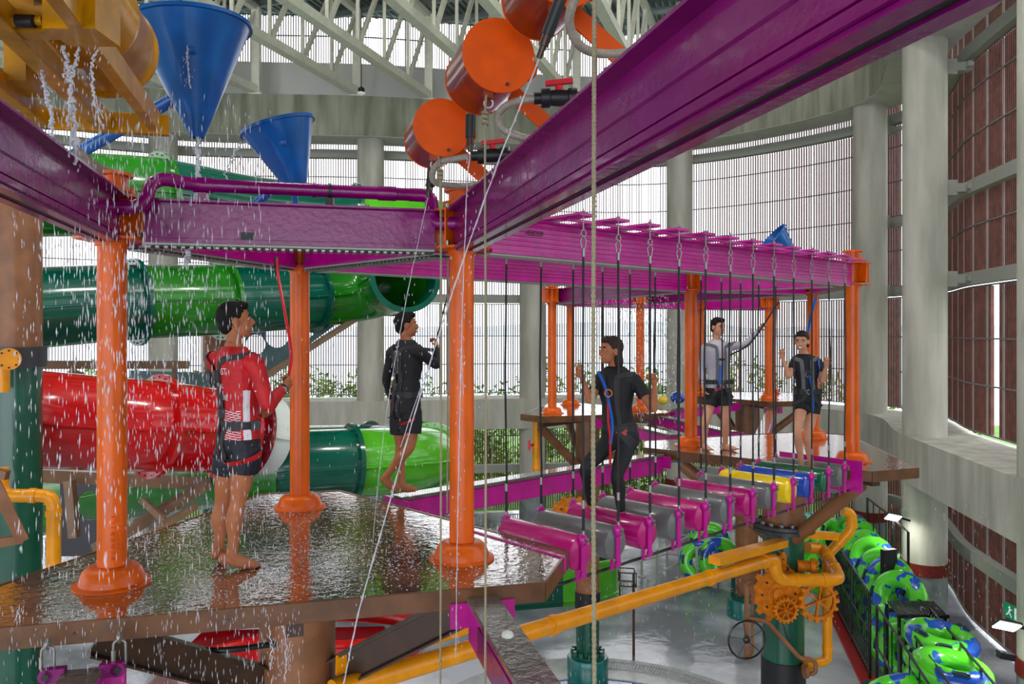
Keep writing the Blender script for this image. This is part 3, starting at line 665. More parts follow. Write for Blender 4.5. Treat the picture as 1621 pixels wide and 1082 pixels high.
# hanging ropes with shackles
def hang(q, z0, z1, label, sg, grp):
    rt = thing('hanging_rope', label, 'rope', (q.x, q.y, z1), 0, grp)
    j = random.uniform(-.012, .012); mid = Vector((q.x+j, q.y, (z0+z1)/2))
    b = MB(); b.tube(smooth_path([(q.x, q.y, z1-.18), (q.x+j*.4, q.y, z1-.6), mid, (q.x-j*.3, q.y, z0+.4), (q.x, q.y, z0+.14)], 4), .0085, 8); b.build('rope', 'rope_black', rt)
    for zz in (z1-.15, z0+.26, z0+.04): b = MB(); b.lathe([(.013, zz-.03), (.0135, zz+.03)], (q.x, q.y, 0), seg=10); b.build('ferrule', 'steel', rt)
    b = MB(); b.tube([(q.x, q.y, z0), (q.x, q.y, z0+.3)], .0105, 8); b.build('lower_sleeve', 'rope_black', rt)
    b = MB(); b.torus((q.x, q.y, z1-.01), .026, .007, bs, 16, 6); b.build('eye_bolt', 'steel', rt); b = MB(); b.tube([(q.x-.012, q.y, z1-.12), (q.x-.02, q.y, z1-.06), (q.x, q.y, z1-.03), (q.x+.02, q.y, z1-.06), (q.x+.012, q.y, z1-.12)], .006, 6); b.tube([(q.x, q.y, z1+.01), (q.x, q.y, z1+.17)], .006, 6)
    b.build('shackle', 'steel', rt)
for k, (fr, ctr) in enumerate(RC):
    hang(ctr+bs*.415, CH-1.5, CH+.72, 'front black rope holding the '+sh_[k], 1, 'front ropes of the roller bridge')
    hang(ctr-bs*.415, CH-1.5, CH+.72, 'rear black rope holding the '+sh_[k], -1, 'rear ropes of the roller bridge')
    rt = thing('cross_plank', 'magenta cross plank on the bridge beam above the '+sh_[k], 'plank', (ctr.x, ctr.y, BT+.03), 0, 'planks on the bridge beam')
    b = MB(); b.bar(ctr+bs*.46+up*(BT+.02), ctr-bs*.46+up*(BT+.02), .17, .022, ch=.004); b.build('board', 'magenta', rt)
    b = MB()
    for sg in (-1, 1): b.lathe([(.016, 0), (.016, .02)], ctr+bs*.415*sg+up*(BT+.03), (0, 0, 1), 8)
    b.build('bolt', 'steel', rt)
# side angle iron along the front of the bridge beam
q0 = P_C+bu*.75+bs*.3; q1 = F_R-bu*.35+bs*.3
b = MB(); b.bar(q0+up*(BT-.005), q1+up*(BT-.005), .03, .022); o = b.build('edge_angle', 'magenta'); tag(o, 'thin magenta edge rail under the front ends of the cross planks', 'rail')
b = MB(); b.tube([RC[0][1]+bs*.3+up*(CH-1.82)-bu*.4, RC[5][1]+bs*.34+up*(CH-1.80), RC[11][1]+bs*.34+up*(CH-1.80)+bu*.3], .012, 8); o = b.build('tension_cable', 'black_rubber'); tag(o, 'black cable strung under the front ends of the rollers', 'cable')
b = MB(); b.tube([RC[0][1]-bs*.34+up*(CH-1.80)-bu*.4, RC[11][1]-bs*.34+up*(CH-1.80)+bu*.3], .012, 8); o = b.build('tension_cable', 'black_rubber'); tag(o, 'black cable strung under the rear ends of the rollers', 'cable')
b = MB(); e0 = RC[11][1]+bu*.25; b.bar(e0-bs*.5+up*(CH-1.63), e0+bs*.5+up*(CH-1.63), .02, .36); o = b.build('end_plate', 'magenta'); tag(o, 'magenta end plate fixing the roller bridge to the far platform', 'plate')
b = MB(); e0 = RC[0][1]-bu*.28; b.bar(e0-bs*.5+up*(CH-1.60), e0+bs*.5+up*(CH-1.60), .02, .1); o = b.build('end_plate', 'magenta'); tag(o, 'magenta end plate fixing the roller bridge to the near platform', 'plate')
# ---------------------------------------------------------------- water slides
def slide(name_label, pts, r, secs, name='water_slide', flr=.1, res=7, open_end=False, seam=True, group=None):
    """pts: (px, py, d); secs: list of (start fraction, material); a flange stands on every joint"""
    path = smooth_path([W(*p) for p in pts], res); n = len(path)
    mid = path[n//2]; rt = thing(name, name_label, 'water slide', mid, 0, group)
    for k, (f0, m) in enumerate(secs):
        f1 = secs[k+1][0] if k+1 < len(secs) else 99
        i0 = min(n-1, round(f0*res)); i1 = min(n-1, round(f1*res))
        seg = path[i0:i1+1]
        if len(seg) < 2: continue
        b = MB()
        for q in (r, r-.03): b.tube(seg, q, 36, caps=False)
        sec = b.build('tube_section', m, rt)
        if seam:
            for sg in (-1, 1):
                s = MB(); sp = []
                for i, p in enumerate(seg):
                    t = (seg[min(i+1, len(seg)-1)]-seg[max(i-1, 0)]).normalized(); sd = Vector((t.y, -t.x, 0)).normalized(); sp.append(p+sd*sg*(r+.012))
                u = [p+Vector((0, 0, .0)) for p in sp]; s.tube(u, .022, 6); s.build('seam_flange', m, sec)
        if k and not (m == 'slide_teal' and f0 == 7.6):
            t = (path[min(i0+1, n-1)]-path[max(i0-1, 0)]).normalized(); b = MB(); b.lathe([(r-.02, -.035), (r+flr, -.035), (r+flr, .035), (r-.02, .035)], path[i0], t, 44, caps=False)
            fl = b.build('joint_flange', secs[k-1][1], rt); b = MB(); ring_nuts(b, path[i0]-t*.05, r+flr*.55, 26, .012, .1, t); b.build('flange_bolts', 'dark_steel', fl, kind='stuff')
    if open_end:
        t = (path[-1]-path[-2]).normalized(); b = MB(); b.lathe([(r-.03, -.05), (r+flr*.7, -.05), (r+flr*.7, .02), (r-.03, .02)], path[-1], t, 44, caps=False); b.build('end_flange', secs[-1][1], rt)
    return rt, path
slide('upper green tube slide high behind the two blue funnels', [(-170, 290, 10.4), (-40, 306, 11), (100, 308, 11.6), (250, 312, 12.5), (400, 334, 14), (520, 344, 15.2), (610, 352, 15.8), (690, 362, 17)], .62, [(0, 'slide_green'), (3, 'slide_teal'), (5.4, 'slide_lime')])
slide('middle green tube slide, its open mouth above the head of the man in black', [(-200, 512, 10), (-60, 500, 10.8), (60, 487, 11.5), (215, 478, 12.5), (350, 474, 13.5), (480, 470, 14.9), (560, 462, 15.6), (612, 450, 15.4), (642, 437, 14.3)], .6, [(0, 'slide_teal'), (3, 'slide_green'), (4, 'slide_teal'), (5.1, 'slide_green'), (7.6, 'slide_teal')], open_end=True)
slide('lower green tube slide bending away behind the bare legs of the man in black', [(60, 800, 15.0), (190, 775, 14.2), (310, 753, 13.4), (400, 742, 12.8), (540, 733, 13.2), (630, 729, 13.9), (682, 724, 15.0), (668, 716, 16.6), (600, 713, 17.6), (480, 713, 18.2)], .58, [(0, 'slide_green'), (3.3, 'slide_teal'), (4.2, 'slide_lime'), (6, 'slide_lime'), (7.2, 'slide_teal'), (8.2, 'slide_green')], flr=.09)
slide('red tube slide on the left behind the wet orange post', [(-230, 652, 9), (-60, 656, 9.4), (70, 664, 10), (190, 671, 10.5), (245, 674, 10.8), (330, 680, 11.5), (380, 684, 12), (425, 690, 12.4)], .62, [(0, 'slide_red'), (4, 'slide_red'), (5.6, 'slide_maroon'), (6.2, 'translucent_white')])
# open flumes on the floor
def flume(label, pts, h, secs, th=.07, bottom=True, z=0, name='open_flume'):
    path = smooth_path([Vector((x, y, 0)) for x, y in pts], 8); n = len(path); rt = thing(name, label, 'water slide', (path[n//2].x, path[n//2].y, z))
    for k, (f0, m) in enumerate(secs):
        f1 = secs[k+1][0] if k+1 < len(secs) else 1.0; seg = path[int(f0*(n-1)):int(f1*(n-1))+1]
        a = offset(seg, -th/2); c = offset(seg, th/2); q = len(seg); vs = []
        for i in range(q): vs += [(a[i].x, a[i].y, z), (c[i].x, c[i].y, z), (c[i].x, c[i].y, z+h), (a[i].x, a[i].y, z+h)]
        b = MB(); b.add(vs, [(i*4+e, i*4+(e+1) % 4, i*4+4+(e+1) % 4, i*4+4+e) for i in range(q-1) for e in range(4)]+[(0, 1, 2, 3), tuple(4*(q-1)+e for e in (3, 2, 1, 0))]); w_ = b.build('wall', m, rt)
        b = MB(); b.tube([p+Vector((0, 0, z+h)) for p in seg], .06, 10); b.build('rounded_rim', m, w_)
        b = MB(); b.tube([p+Vector((0, 0, z+.12)) for p in seg], .07, 8); b.build('lower_lip', m, w_)
    return rt
def fl(px, y, z=0):                                  # point on a horizontal plane seen at this pixel
    d = (CH-z)*F/(y-HY); return ((px-CX)/F*d, d)
flume('green open flume on the floor beyond the near platform corner', [fl(560, 985), fl(700, 975), fl(808, 966), fl(900, 958), fl(950, 953), fl(976, 944), fl(978, 925), fl(950, 912), fl(860, 912), fl(700, 918)], 1.0, [(0, 'slide_teal'), (.33, 'slide_lime'), (.75, 'slide_teal')])
flume('red open flume with rounded end, seen below the near platform', [fl(330, 1085, 1.9), fl(420, 1066, 1.9), (-2.5, 11.4), (-1.75, 11.75), (-1.45, 12.3), (-1.55, 13.1), (-2.3, 13.6), (-4, 13.6), (-6, 13.0)], .5, [(0, 'slide_red')], z=1.9)
b = MB(); b.prism([(-5.2, 11.2), (-2.2, 11.2), (-1.7, 12.5), (-2.2, 13.4), (-5.2, 13.2)], 1.82, 1.92); o = b.build('flume_bed', 'slide_maroon'); tag(o, 'dark red bed plate of the red open flume', 'water slide')
b = MB()
for x, y in ((-2.6, 12), (-4.6, 12)): b.lathe([(.12, 0), (.12, 1.82)], (x, y, 0))
# slide tower steel
def steel(label, bars, m='tan_steel', name='steel_frame', cat='frame'):
    a0 = W(*bars[0][0]); rt = thing(name, label, cat, a0)
    for k, (p, q, w_, h_) in enumerate(bars): b = MB(); b.bar(W(*p), W(*q), w_, h_); b.build('beam', m, rt, smooth=False)
    return rt
steel('brown steel supports under the middle green slide', [((352, 498, 15), (636, 494, 16), .16, .16), ((356, 455, 15), (548, 447, 15.6), .14, .14), ((400, 608, 14.8), (562, 505, 15.4), .12, .12), ((380, 520, 15), (445, 478, 15.2), .12, .12)])
steel('brown steel rail frame above the red slide', [((60, 577, 13), (300, 577, 14), .14, .14), ((110, 585, 13), (165, 612, 13.2), .08, .1), ((276, 570, 14), (276, 600, 14), .06, .06)])
steel('brown steel supports under the red slide, crossed by diagonal braces', [((60, 752, 11), (330, 765, 12.4), .16, .18), ((150, 870, 10.5), (330, 765, 12), .14, .14), ((225, 790, 11), (262, 826, 11), .08, .08), ((230, 850, 10.6), (310, 800, 11.4), .08, .1), ((110, 760, 11), (118, 850, 11), .12, .12)])
steel('brown steel lattice at the lower left edge in front of the green pillar', [((-40, 700, 7.2), (36, 855, 7.4), .09, .1), ((-60, 868, 7.2), (36, 852, 7.4), .07, .08), ((-20, 745, 7.2), (12, 752, 7.2), .07, .08)], 'brown_steel')
def holed_plate(label, poly, holes, d, th=.05, m='teal_panel', seg=28):
    P = [W(x, y, d) for x, y in poly]; c = sum(P, Vector())/len(P)
    bm = bmesh.new(); edges = []
    def loop(pts):
        vs = [bm.verts.new(p) for p in pts]; return [bm.edges.new((vs[i], vs[(i+1) % len(vs)])) for i in range(len(vs))]
    edges += loop(P)
    for hx, hy, hr in holes: edges += loop([W(hx+hr*math.cos(2*PI*k/seg), hy+hr*math.sin(2*PI*k/seg), d) for k in range(seg)])
    bmesh.ops.triangle_fill(bm, use_beauty=True, use_dissolve=False, edges=edges)
    r = bmesh.ops.extrude_face_region(bm, geom=bm.faces[:])
    for v in [g for g in r['geom'] if isinstance(g, bmesh.types.BMVert)]: v.co.y += th
    bmesh.ops.recalc_face_normals(bm, faces=bm.faces[:])
    me = bpy.data.meshes.new('panel'); bm.to_mesh(me); bm.free(); me.materials.append(MATS[m]); o = bpy.data.objects.new('tower_panel', me); COL.objects.link(o); MW[o.name] = Matrix.Identity(4); tag(o, label, 'panel'); return o
holed_plate('grey-green plate with round holes beside the face of the man in red', [(388, 500), (533, 500), (533, 512), (398, 612), (388, 612)], [(404, 545, 16), (438, 531, 19), (482, 519, 17)], 15.3)
holed_plate('grey-green plate with a round hole above the red slide', [(204, 586), (330, 590), (330, 700), (204, 700)], [(280, 622, 20)], 14.3)
holed_plate('dark panel with a round hole behind the yellow pipe elbow at lower left', [(95, 765), (168, 765), (168, 880), (95, 880)], [(142, 800, 23)], 12.2, m='dark_steel')
# support pillars of the slides
def plain_pillar(X, Y, r, label, bands):
    rt = thing('support_pillar', label, 'pillar', (X, Y, 0))
    for z0, z1, m, nm, dr in bands: b = MB(); b.lathe([(r+dr, z0), (r+dr, z1)], (X, Y, 0), seg=36); b.build(nm, m, rt)
    return rt
plain_pillar(-5.71, 9, .275, 'tall brown and green pillar cut by the left edge', [(0, 6.55, 'pillar_green', 'green_sleeve', 0), (6.55, 6.78, 'dark_steel', 'black_collar', .05), (6.78, 9.2, 'brown_steel', 'brown_shaft', 0)])
plain_pillar(-5.96, 15.8, .27, 'brown pillar behind the head of the man in red', [(0, 5.9, 'pillar_green', 'green_sleeve', 0), (5.9, 6.15, 'dark_steel', 'black_collar', .05), (6.15, 8.15, 'brown_steel', 'brown_shaft', 0)])
# yellow plumbing at the left
def pipe(label, pts, r, m='yellow', rad=.12, name='yellow_pipe', cat='pipe', couplings=(), seg=16, world=False):
    P = [Vector(p) for p in pts] if world else [W(*p) for p in pts]; path = round_corners(P, rad, 6)
    rt = thing(name, label, cat, P[0]); b = MB(); b.tube(path, r, seg); b.build('pipe_run', m, rt)
    for i, f in couplings:
        q = P[i].lerp(P[i+1], f); t = (P[i+1]-P[i]).normalized(); b = MB(); b.lathe([(r*1.14, -r*.45), (r*1.14, r*.45)], q, t, 20); b.build('coupling', m, rt)
    return rt
pipe('yellow pipe with an elbow in front of the green pillar at the left edge', [(2, 740, 7.9), (2, 784, 7.9), (85, 784, 8), (85, 920, 8)], .068, couplings=[(1, .6), (2, .2)])
rt = pipe('yellow pipe ending in a round bolted flange above the red slide at the left edge', [(4, 620, 8.4), (4, 569, 8.4), (13, 568, 8.3)], .07, rad=.05)
b = MB(); p = W(14, 568, 8.3); b.lathe([(.115, -.02), (.115, .02)], p, (.55, -.8, 0), 28); b.build('round_flange', 'yellow', rt)
b = MB(); ring_nuts(b, p, .09, 8, .012, .03, (.55, -.8, 0)); b.build('flange_bolts', 'dark_brown', rt, kind='stuff')
# ---------------------------------------------------------------- long yellow pipe, gears and plumbing round the far pillar
pe = W(1216, 886, 9.9); p0 = Vector((-1.25, 5.45, 4.45))
rt = pipe('long yellow pipe rising from under the near platform to the gear pillar', [p0, pe, W(1226, 886, 9.95), W(1231, 918, 9.95), W(1331, 917, 10.0), W(1302, 868, 10.9), W(1278, 866, 10.8)], .078, couplings=[(0, .985), (0, .36), (0, .78), (3, .3), (3, .75), (4, .35), (4, .7)], world=True, seg=20, rad=.14)
b = MB(); b.bar(p0.lerp(pe, .80)+Vector((0, .05, .16)), pe+Vector((.25, .2, .17)), .16, .09); b.build('upper_channel', 'yellow', rt, smooth=False)
b = MB(); b.bar(p0+Vector((0, .12, .13)), p0.lerp(pe, .24)+Vector((0, .12, .17)), .02, .14); b.build('lower_channel', 'yellow', rt, smooth=False)
rt = pipe('yellow pipe dropping beside the spoked gear and turning under it', [(1309, 890, 10.5), (1310, 1046, 10.5), (1280, 1050, 10.4)], .062, couplings=[(0, .28), (0, .86)], rad=.1)
b = MB(); b.lathe([(.1, -.03), (.1, .03)], W(1278, 1050, 10.35), (1, .1, 0), 20); b.build('end_flange', 'yellow', rt)
pipe('yellow pipe zigzagging up to the brown arm under the far platform', [(1290, 862, 11.2), (1308, 880, 11.2), (1348, 838, 11.2), (1348, 812, 11.2), (1334, 808, 11.2)], .07, couplings=[(1, .5), (2, .3)], rad=.08)
b = MB(); b.bar(W(1274, 845, 10.8), W(1325, 848, 10.9), .1, .1); o = b.build('yellow_channel', 'yellow', smooth=False); tag(o, 'short yellow channel right of the flanged brown pillar', 'channel')
b = MB(); b.lathe([(.11, 0), (.11, .06), (.075, .06), (.075, .22)], W(1291, 897, 10.3), (-1, .3, 0), 20); ring_nuts(b, W(1292, 897, 10.28), .085, 8, .012, .03, (1, -.3, 0)); o = b.build('bolted_flange', 'gear_orange'); tag(o, 'round bolted orange flange above the spoked gear', 'flange')
def gear(c, r, teeth, th, label, spokes=0, hub=.2, ax=(0, -1, 0), toothr=.16, rim=.2, parent_name='gear'):
    ax = Vector(ax).normalized(); u = Vector((1, 0, 0)); u = (u-ax*u.dot(ax)).normalized(); v = ax.cross(u); c = Vector(c)
    rt = thing(parent_name, label, 'gear', c)
    out = []
    for k in range(teeth):
        for a, rr in ((-.30, r), (-.17, r*(1+toothr)), (.17, r*(1+toothr)), (.30, r)):
            g = 2*PI*(k+a)/teeth; out.append((rr*math.cos(g), rr*math.sin(g)))
    bm = bmesh.new(); ed = []
    def loop(P):
        vs = [bm.verts.new(c+u*x+v*y) for x, y in P]; return [bm.edges.new((vs[i], vs[(i+1) % len(vs)])) for i in range(len(vs))]
    ed += loop(out)
    if spokes: ed += loop([(r*(1-rim)*math.cos(2*PI*k/40), r*(1-rim)*math.sin(2*PI*k/40)) for k in range(40)])
    bmesh.ops.triangle_fill(bm, use_beauty=True, use_dissolve=False, edges=ed)
    rr = bmesh.ops.extrude_face_region(bm, geom=bm.faces[:])
    for q in [g for g in rr['geom'] if isinstance(g, bmesh.types.BMVert)]: q.co -= ax*th
    bmesh.ops.recalc_face_normals(bm, faces=bm.faces[:])
    me = bpy.data.meshes.new('toothed_ring'); bm.to_mesh(me); bm.free(); me.transform(MW[rt.name].inverted()); me.materials.append(MATS['gear_orange'])
    o = bpy.data.objects.new('toothed_ring' if spokes else 'toothed_disc', me); COL.objects.link(o); o.parent = rt; MW[o.name] = MW[rt.name]
    if spokes:
        b = MB()
        for k in range(spokes):
            g = 2*PI*k/spokes+.35; b.bar(c-ax*th/2, c-ax*th/2+(u*math.cos(g)+v*math.sin(g))*r*(1-rim*.7), r*.09, th*.8, up=ax)
        b.build('spokes', 'gear_orange', rt, smooth=False)
    b = MB(); b.lathe([(r*hub, -th*1.1), (r*hub, th*.45), (r*hub*.6, th*.7)], c, ax, 20); b.build('hub', 'gear_orange', rt)
    if not spokes:
        b = MB(); b.torus(c+ax*th*.1, r*.42, r*.05, ax, 28, 8); b.build('raised_ring', 'gear_orange', rt)
        b = MB(); ring_nuts(b, c+ax*0, r*.72, 8, r*.05, th*.5, ax); b.build('rivets', 'dark_brown', rt, kind='stuff')
    return rt
ga = Vector((.1, -1, 0))
gear(W(1232, 940, 10.25), .31, 13, .05, 'large solid orange gear on the front of the green pillar', ax=ga, toothr=.19, hub=.25)
gear(W(1245, 966, 10.16), .15, 18, .05, 'small spoked orange gear overlapping the large solid gear', spokes=8, hub=.16, ax=ga, toothr=.16)
gear(W(1297, 952, 10.16), .235, 15, .05, 'orange spoked gear standing right of the pillar in front of the pipe', spokes=6, hub=.14, ax=ga, toothr=.19, rim=.16)
gear(W(1240, 902, 10.33), .2, 12, .04, 'orange gear half hidden behind the pipe elbow on the pillar', ax=ga, toothr=.2, hub=.2)
# gears on the green sleeve of the third pillar
gear(W(905, 822, 15.4), .42, 16, .06, 'distant orange gear half hidden behind the rollers near the standing foot', ax=ga, toothr=.14)
pipe('short yellow riser with valve below the left corner of the middle-distance platform', [(849, 664, 15), (849, 748, 15)], .07, couplings=[(0, .5), (0, .62), (0, .9)])
b = MB(); b.bar(W(838, 704, 14.9), W(848, 704, 15), .05, .05); b.bar(W(838, 696, 14.9), W(838, 712, 14.9), .05, .05); o = b.build('valve_handle', 'red_plastic'); tag(o, 'red valve handle on the short yellow riser', 'handle')
# hand wheel and brown bent pipes
rt = thing('hand_wheel', 'large black hand wheel with thin spokes left of the green pillar', 'wheel', W(1182, 1012, 10))
c = W(1182, 1012, 9.95); b = MB(); b.torus(c, .24, .013, (.1, -1, 0), 48, 10); b.build('rim', 'black_gloss', rt)
b = MB()
for k in range(5): g = k*2*PI/5+.5; b.tube([c, c+Vector((math.cos(g)*.24, .02, math.sin(g)*.24))], .0045, 6)
b.build('spokes', 'black_gloss', rt)
b = MB(); b.ball(c, (.05, .04, .05)); b.build('hub', 'black_gloss', rt)
rt = thing('wheel_bracket', 'brown upright frame that carries the black hand wheel', 'frame', W(1184, 980, 10.1))
b = MB(); b.bar(W(1182, 925, 10.05), W(1182, 1044, 10.05), .05, .05); b.build('front_upright', 'brown_steel', rt)
b = MB(); b.tube(round_corners([W(1184, 922, 10.1), W(1191, 921, 10.15), W(1191, 1034, 10.15), W(1183, 1040, 10.1)], .05), .02, 10); b.build('rear_upright', 'brown_steel', rt)
b = MB(); b.tube(round_corners([W(1184, 978, 10.05), W(1214, 983, 10.05), W(1268, 1043, 10.1), W(1292, 1045, 10.1), W(1291, 1066, 10.1), W(1276, 1066, 10.15)], .07), .028, 12); b.lathe([(.09, -.02), (.09, .02)], W(1275, 1062, 10.15), (1, 0, 0), 18); b.build('bent_pipe', 'brown_steel', rt)
# ---------------------------------------------------------------- floor things
mat('pool_blue', (10, 72, 122), .05, noise_amt=.2, bump=.3, bscale=6, coat=1)
mat('pale_edge', (186, 190, 190), .3, noise_amt=.15, nscale=5)
mat('grate_grey', (150, 154, 156), .4)
pc = Vector((1.55, 13.2, 0))
b = MB(); b.lathe([(0, .002), (2.5, .004), (2.5, .001)], pc, seg=72, caps=False); o = b.build('splash_pool', 'pool_blue'); tag(o, 'round blue pool at the bottom edge of the picture', 'pool', kind='structure')
b = MB(); b.lathe([(2.5, 0), (2.5, .03), (3.45, .03), (3.5, 0)], pc, seg=72, caps=False); o = b.build('pool_edge', 'pale_edge'); tag(o, 'pale ring around the blue pool', 'pool edge', kind='structure')
rt = thing('drain_grate', 'curved slotted drain grate in the pale pool ring', 'grate', pc+Vector((2, 2.4, .03)))
b = MB(); b2 = MB()
for k in range(70):
    g = math.radians(18+k*1.05); u = Vector((math.cos(g), math.sin(g), 0)); b.bar(pc+u*2.95+up*.04, pc+u*3.25+up*.04, .022, .012)
b.build('slats', 'grate_grey', rt, smooth=False, kind='stuff')
for R_ in (2.93, 3.27): b2.tube([pc+Vector((math.cos(math.radians(17+j*2)), math.sin(math.radians(17+j*2)), 0))*R_+up*.04 for j in range(38)], .015, 6)
b2.build('frame', 'grate_grey', rt)
# turnstile rails
rt = thing('queue_railing', 'grey steel queue railings standing on the wet floor', 'railing', (*fl(1070, 915), 0))
for px, y in ((1016, 912), (1040, 935), (1056, 900), (1075, 915), (1090, 905), (1103, 930), (1110, 895), (1137, 905)):
    x, d = fl(px, y); b = MB(); b.lathe([(.12, 0), (.12, .02), (.035, .03), (.035, 1.1), (.03, 1.12)], (x, d, 0), seg=12); b.build('rail_post', 'channel_grey', rt)
for (a, c) in (((1016, 912), (1056, 900)), ((1040, 935), (1075, 915)), ((1075, 915), (1110, 895)), ((1056, 900), (1090, 905)), ((1103, 930), (1137, 905)), ((1090, 905), (1137, 905))):
    pa, pb = fl(*a), fl(*c)
    for z in (.45, 1.05): b = MB(); b.tube([(pa[0], pa[1], z), (pb[0], pb[1], z)], .026, 8); b.build('rail', 'channel_grey', rt)
x, d = fl(1003, 1046); rt = thing('tray_stand', 'thin dark post carrying an empty wire tray on the wet floor', 'stand', (x, d, 0))
b = MB(); b.bar((x, d, 0), (x, d, 1.85), .05, .05); b.build('upright', 'dark_brown', rt); b = MB(); b.tube([(x-.28, d+.1, 1.35), (x-.28, d+.1, 1.9)], .018, 6); b.build('side_bar', 'dark_brown', rt)
b = MB()
for zz in (1.62, 1.9):
    q = [(x-.3, d-.1, zz), (x+.04, d-.1, zz-.02), (x+.04, d+.18, zz), (x-.3, d+.18, zz+.02)]
    for i in range(4): b.tube([q[i], q[(i+1) % 4]], .014, 6)
for k in range(5): b.tube([(x-.3+.085*k, d-.1, 1.63), (x-.3+.085*k, d+.18, 1.63)], .01, 6)
for q in ((x-.3, d-.1), (x+.04, d-.1), (x+.04, d+.18), (x-.3, d+.18)): b.tube([(q[0], q[1], 1.62), (q[0], q[1], 1.9)], .012, 6)
b.build('wire_tray', 'dark_brown', rt)
# red tower stub with teal foot
x, d = fl(1182, 930); rt = thing('red_play_column', 'red play column with a teal foot behind the long yellow pipe', 'column', (x, d, 0))
b = MB(); b.lathe([(.42, 0), (.42, .38)], (x, d, 0), seg=28); b.build('foot', 'base_teal', rt); b = MB(); b.lathe([(.36, .38), (.38, .5), (.3, .8), (.24, 1.9), (.27, 2.0)], (x, d, 0), seg=28); b.build('body', 'slide_red', rt)
pipe('thick yellow bent pipe beside the red play column', [(x+.9, d+.4, .2), (x+.9, d+.4, 2.2), (x+.1, d+.2, 2.35)], .15, world=True, rad=.4, m='yellow')
# ---------------------------------------------------------------- float rings, kerb, fences
mat('kerb_red', (168, 28, 32), .35, noise_amt=.2, nscale=8)
def XA(d): return 7.15+.235*(d-15.7)
b = MB(); b.prism([(XA(10)-.22, 10), (XA(10)+.12, 10), (XA(24)+.12, 24), (XA(24)-.22, 24)], 0, .06); o = b.build('red_kerb', 'kerb_red'); tag(o, 'red painted kerb under the black fence', 'kerb', kind='structure')
m = bpy.data.materials.new('ring_vinyl'); m.use_nodes = True; MATS['ring_vinyl'] = m; n = m.node_tree; p = n.nodes['Principled BSDF']; tcn = n.nodes.new('ShaderNodeTexCoord'); tx = n.nodes.new('ShaderNodeTexNoise'); tx.inputs['Scale'].default_value = 2.6; tx.inputs['Detail'].default_value = 2
oi = n.nodes.new('ShaderNodeObjectInfo'); ad_ = n.nodes.new('ShaderNodeVectorMath'); n.links.new(tcn.outputs['Object'], ad_.inputs[0]); n.links.new(oi.outputs['Location'], ad_.inputs[1]); n.links.new(ad_.outputs[0], tx.inputs['Vector'])
r = n.nodes.new('ShaderNodeValToRGB'); r.color_ramp.interpolation = 'EASE'; r.color_ramp.elements[0].position = .545; r.color_ramp.elements[0].color = (*lin((88, 214, 44)), 1); r.color_ramp.elements[1].position = .57; r.color_ramp.elements[1].color = (*lin((24, 84, 190)), 1)
n.links.new(tx.outputs[0], r.inputs[0]); n.links.new(r.outputs[0], p.inputs['Base Color']); p.inputs['Roughness'].default_value = .25; p.inputs['Coat Weight'].default_value = .5
mat('handle_dark', (30, 60, 70), .4)
def ring_proto(label):
    rt = thing('float_ring', label, 'float ring', (0, 0, 0), 0, 'green and blue float rings')
    b = MB(); b.torus((0, 0, 0), .42, .185, (0, 0, 1), 40, 18); b.build('inflated_tube', 'ring_vinyl', rt)
    for a in (0, PI):
        b = MB(); u = Vector((math.cos(a), math.sin(a), 0)); v = Vector((-u.y, u.x, 0)); q = u*.50; b.tube(smooth_path([q-v*.1+up*.15, q-v*.09+up*.2, q+v*.09+up*.2, q+v*.1+up*.15], 4), .018, 8); h = b.build('handle', 'handle_dark', rt)
        b = MB(); b.box(q+up*.165, (.09, .24, .02), (0, 0, a)); b.build('handle_patch', 'handle_dark', h)
    return rt
ringp = ring_proto('float ring lying on top of the front stack, green and blue, second from the bottom edge')
index_children()
def place_ring(loc, rot, label, first=[True]):
    o = ringp if first[0] else dup(ringp, (0, 0, 0)); first[0] = False
    o.location = loc; o.rotation_euler = rot; o['label'] = label; return o
a_ = Vector((7.42, 13.6, 0)); c_ = Vector((6.95, 12.5, 0))
place_ring((7.42, 13.55, 1.63), (.12, .05, .4), 'green and blue float ring lying flat on the stack beside the slatted landing')
place_ring((6.98, 12.45, 1.57), (.1, -.05, 1.3), 'green and blue float ring lying flat on the nearest stack, at the bottom edge')
lv = ['lowest', 'second lowest', 'third lowest', 'uppermost']
for j in range(4):
    place_ring((7.42, 13.55, .2+.36*j), (.02, .02, j*1.1), lv[j]+' of the float rings stacked under the ring beside the slatted landing')
    place_ring((6.98, 12.45, .19+.35*j), (-.02, .02, j*.9), lv[j]+' of the float rings stacked under the nearest flat ring')
place_ring((6.15, 12.7, 1.0), (-.9, .3, .4), 'mostly blue float ring leaning at the bottom edge of the picture')
place_ring((6.1, 12.2, .5), (.1, .1, .4), 'float ring lying under the blue leaning one at the bottom edge')
k = 0
names = ['nearest', 'second nearest', 'third nearest', 'fourth nearest', 'fifth nearest', 'sixth nearest', 'seventh nearest', 'eighth nearest', 'ninth nearest', 'tenth nearest', 'farthest but one', 'farthest']
for k in range(11):
    d = 15.55+.62*k
    place_ring((XA(d)+.62, d, .6), (math.radians(72), random.uniform(-.12, .12), math.radians(-68)+random.uniform(-.1, .1)), names[k]+' upright float ring in the front row behind the black fence')
for k in range(7):
    d = 16.0+.85*k
    place_ring((XA(d)+.78, d+.2, 1.42+.05*(k % 2)), (math.radians(70), random.uniform(-.15, .15), math.radians(-62)+random.uniform(-.12, .12)), names[k]+' float ring of the upper row leaning on top of the upright ones')
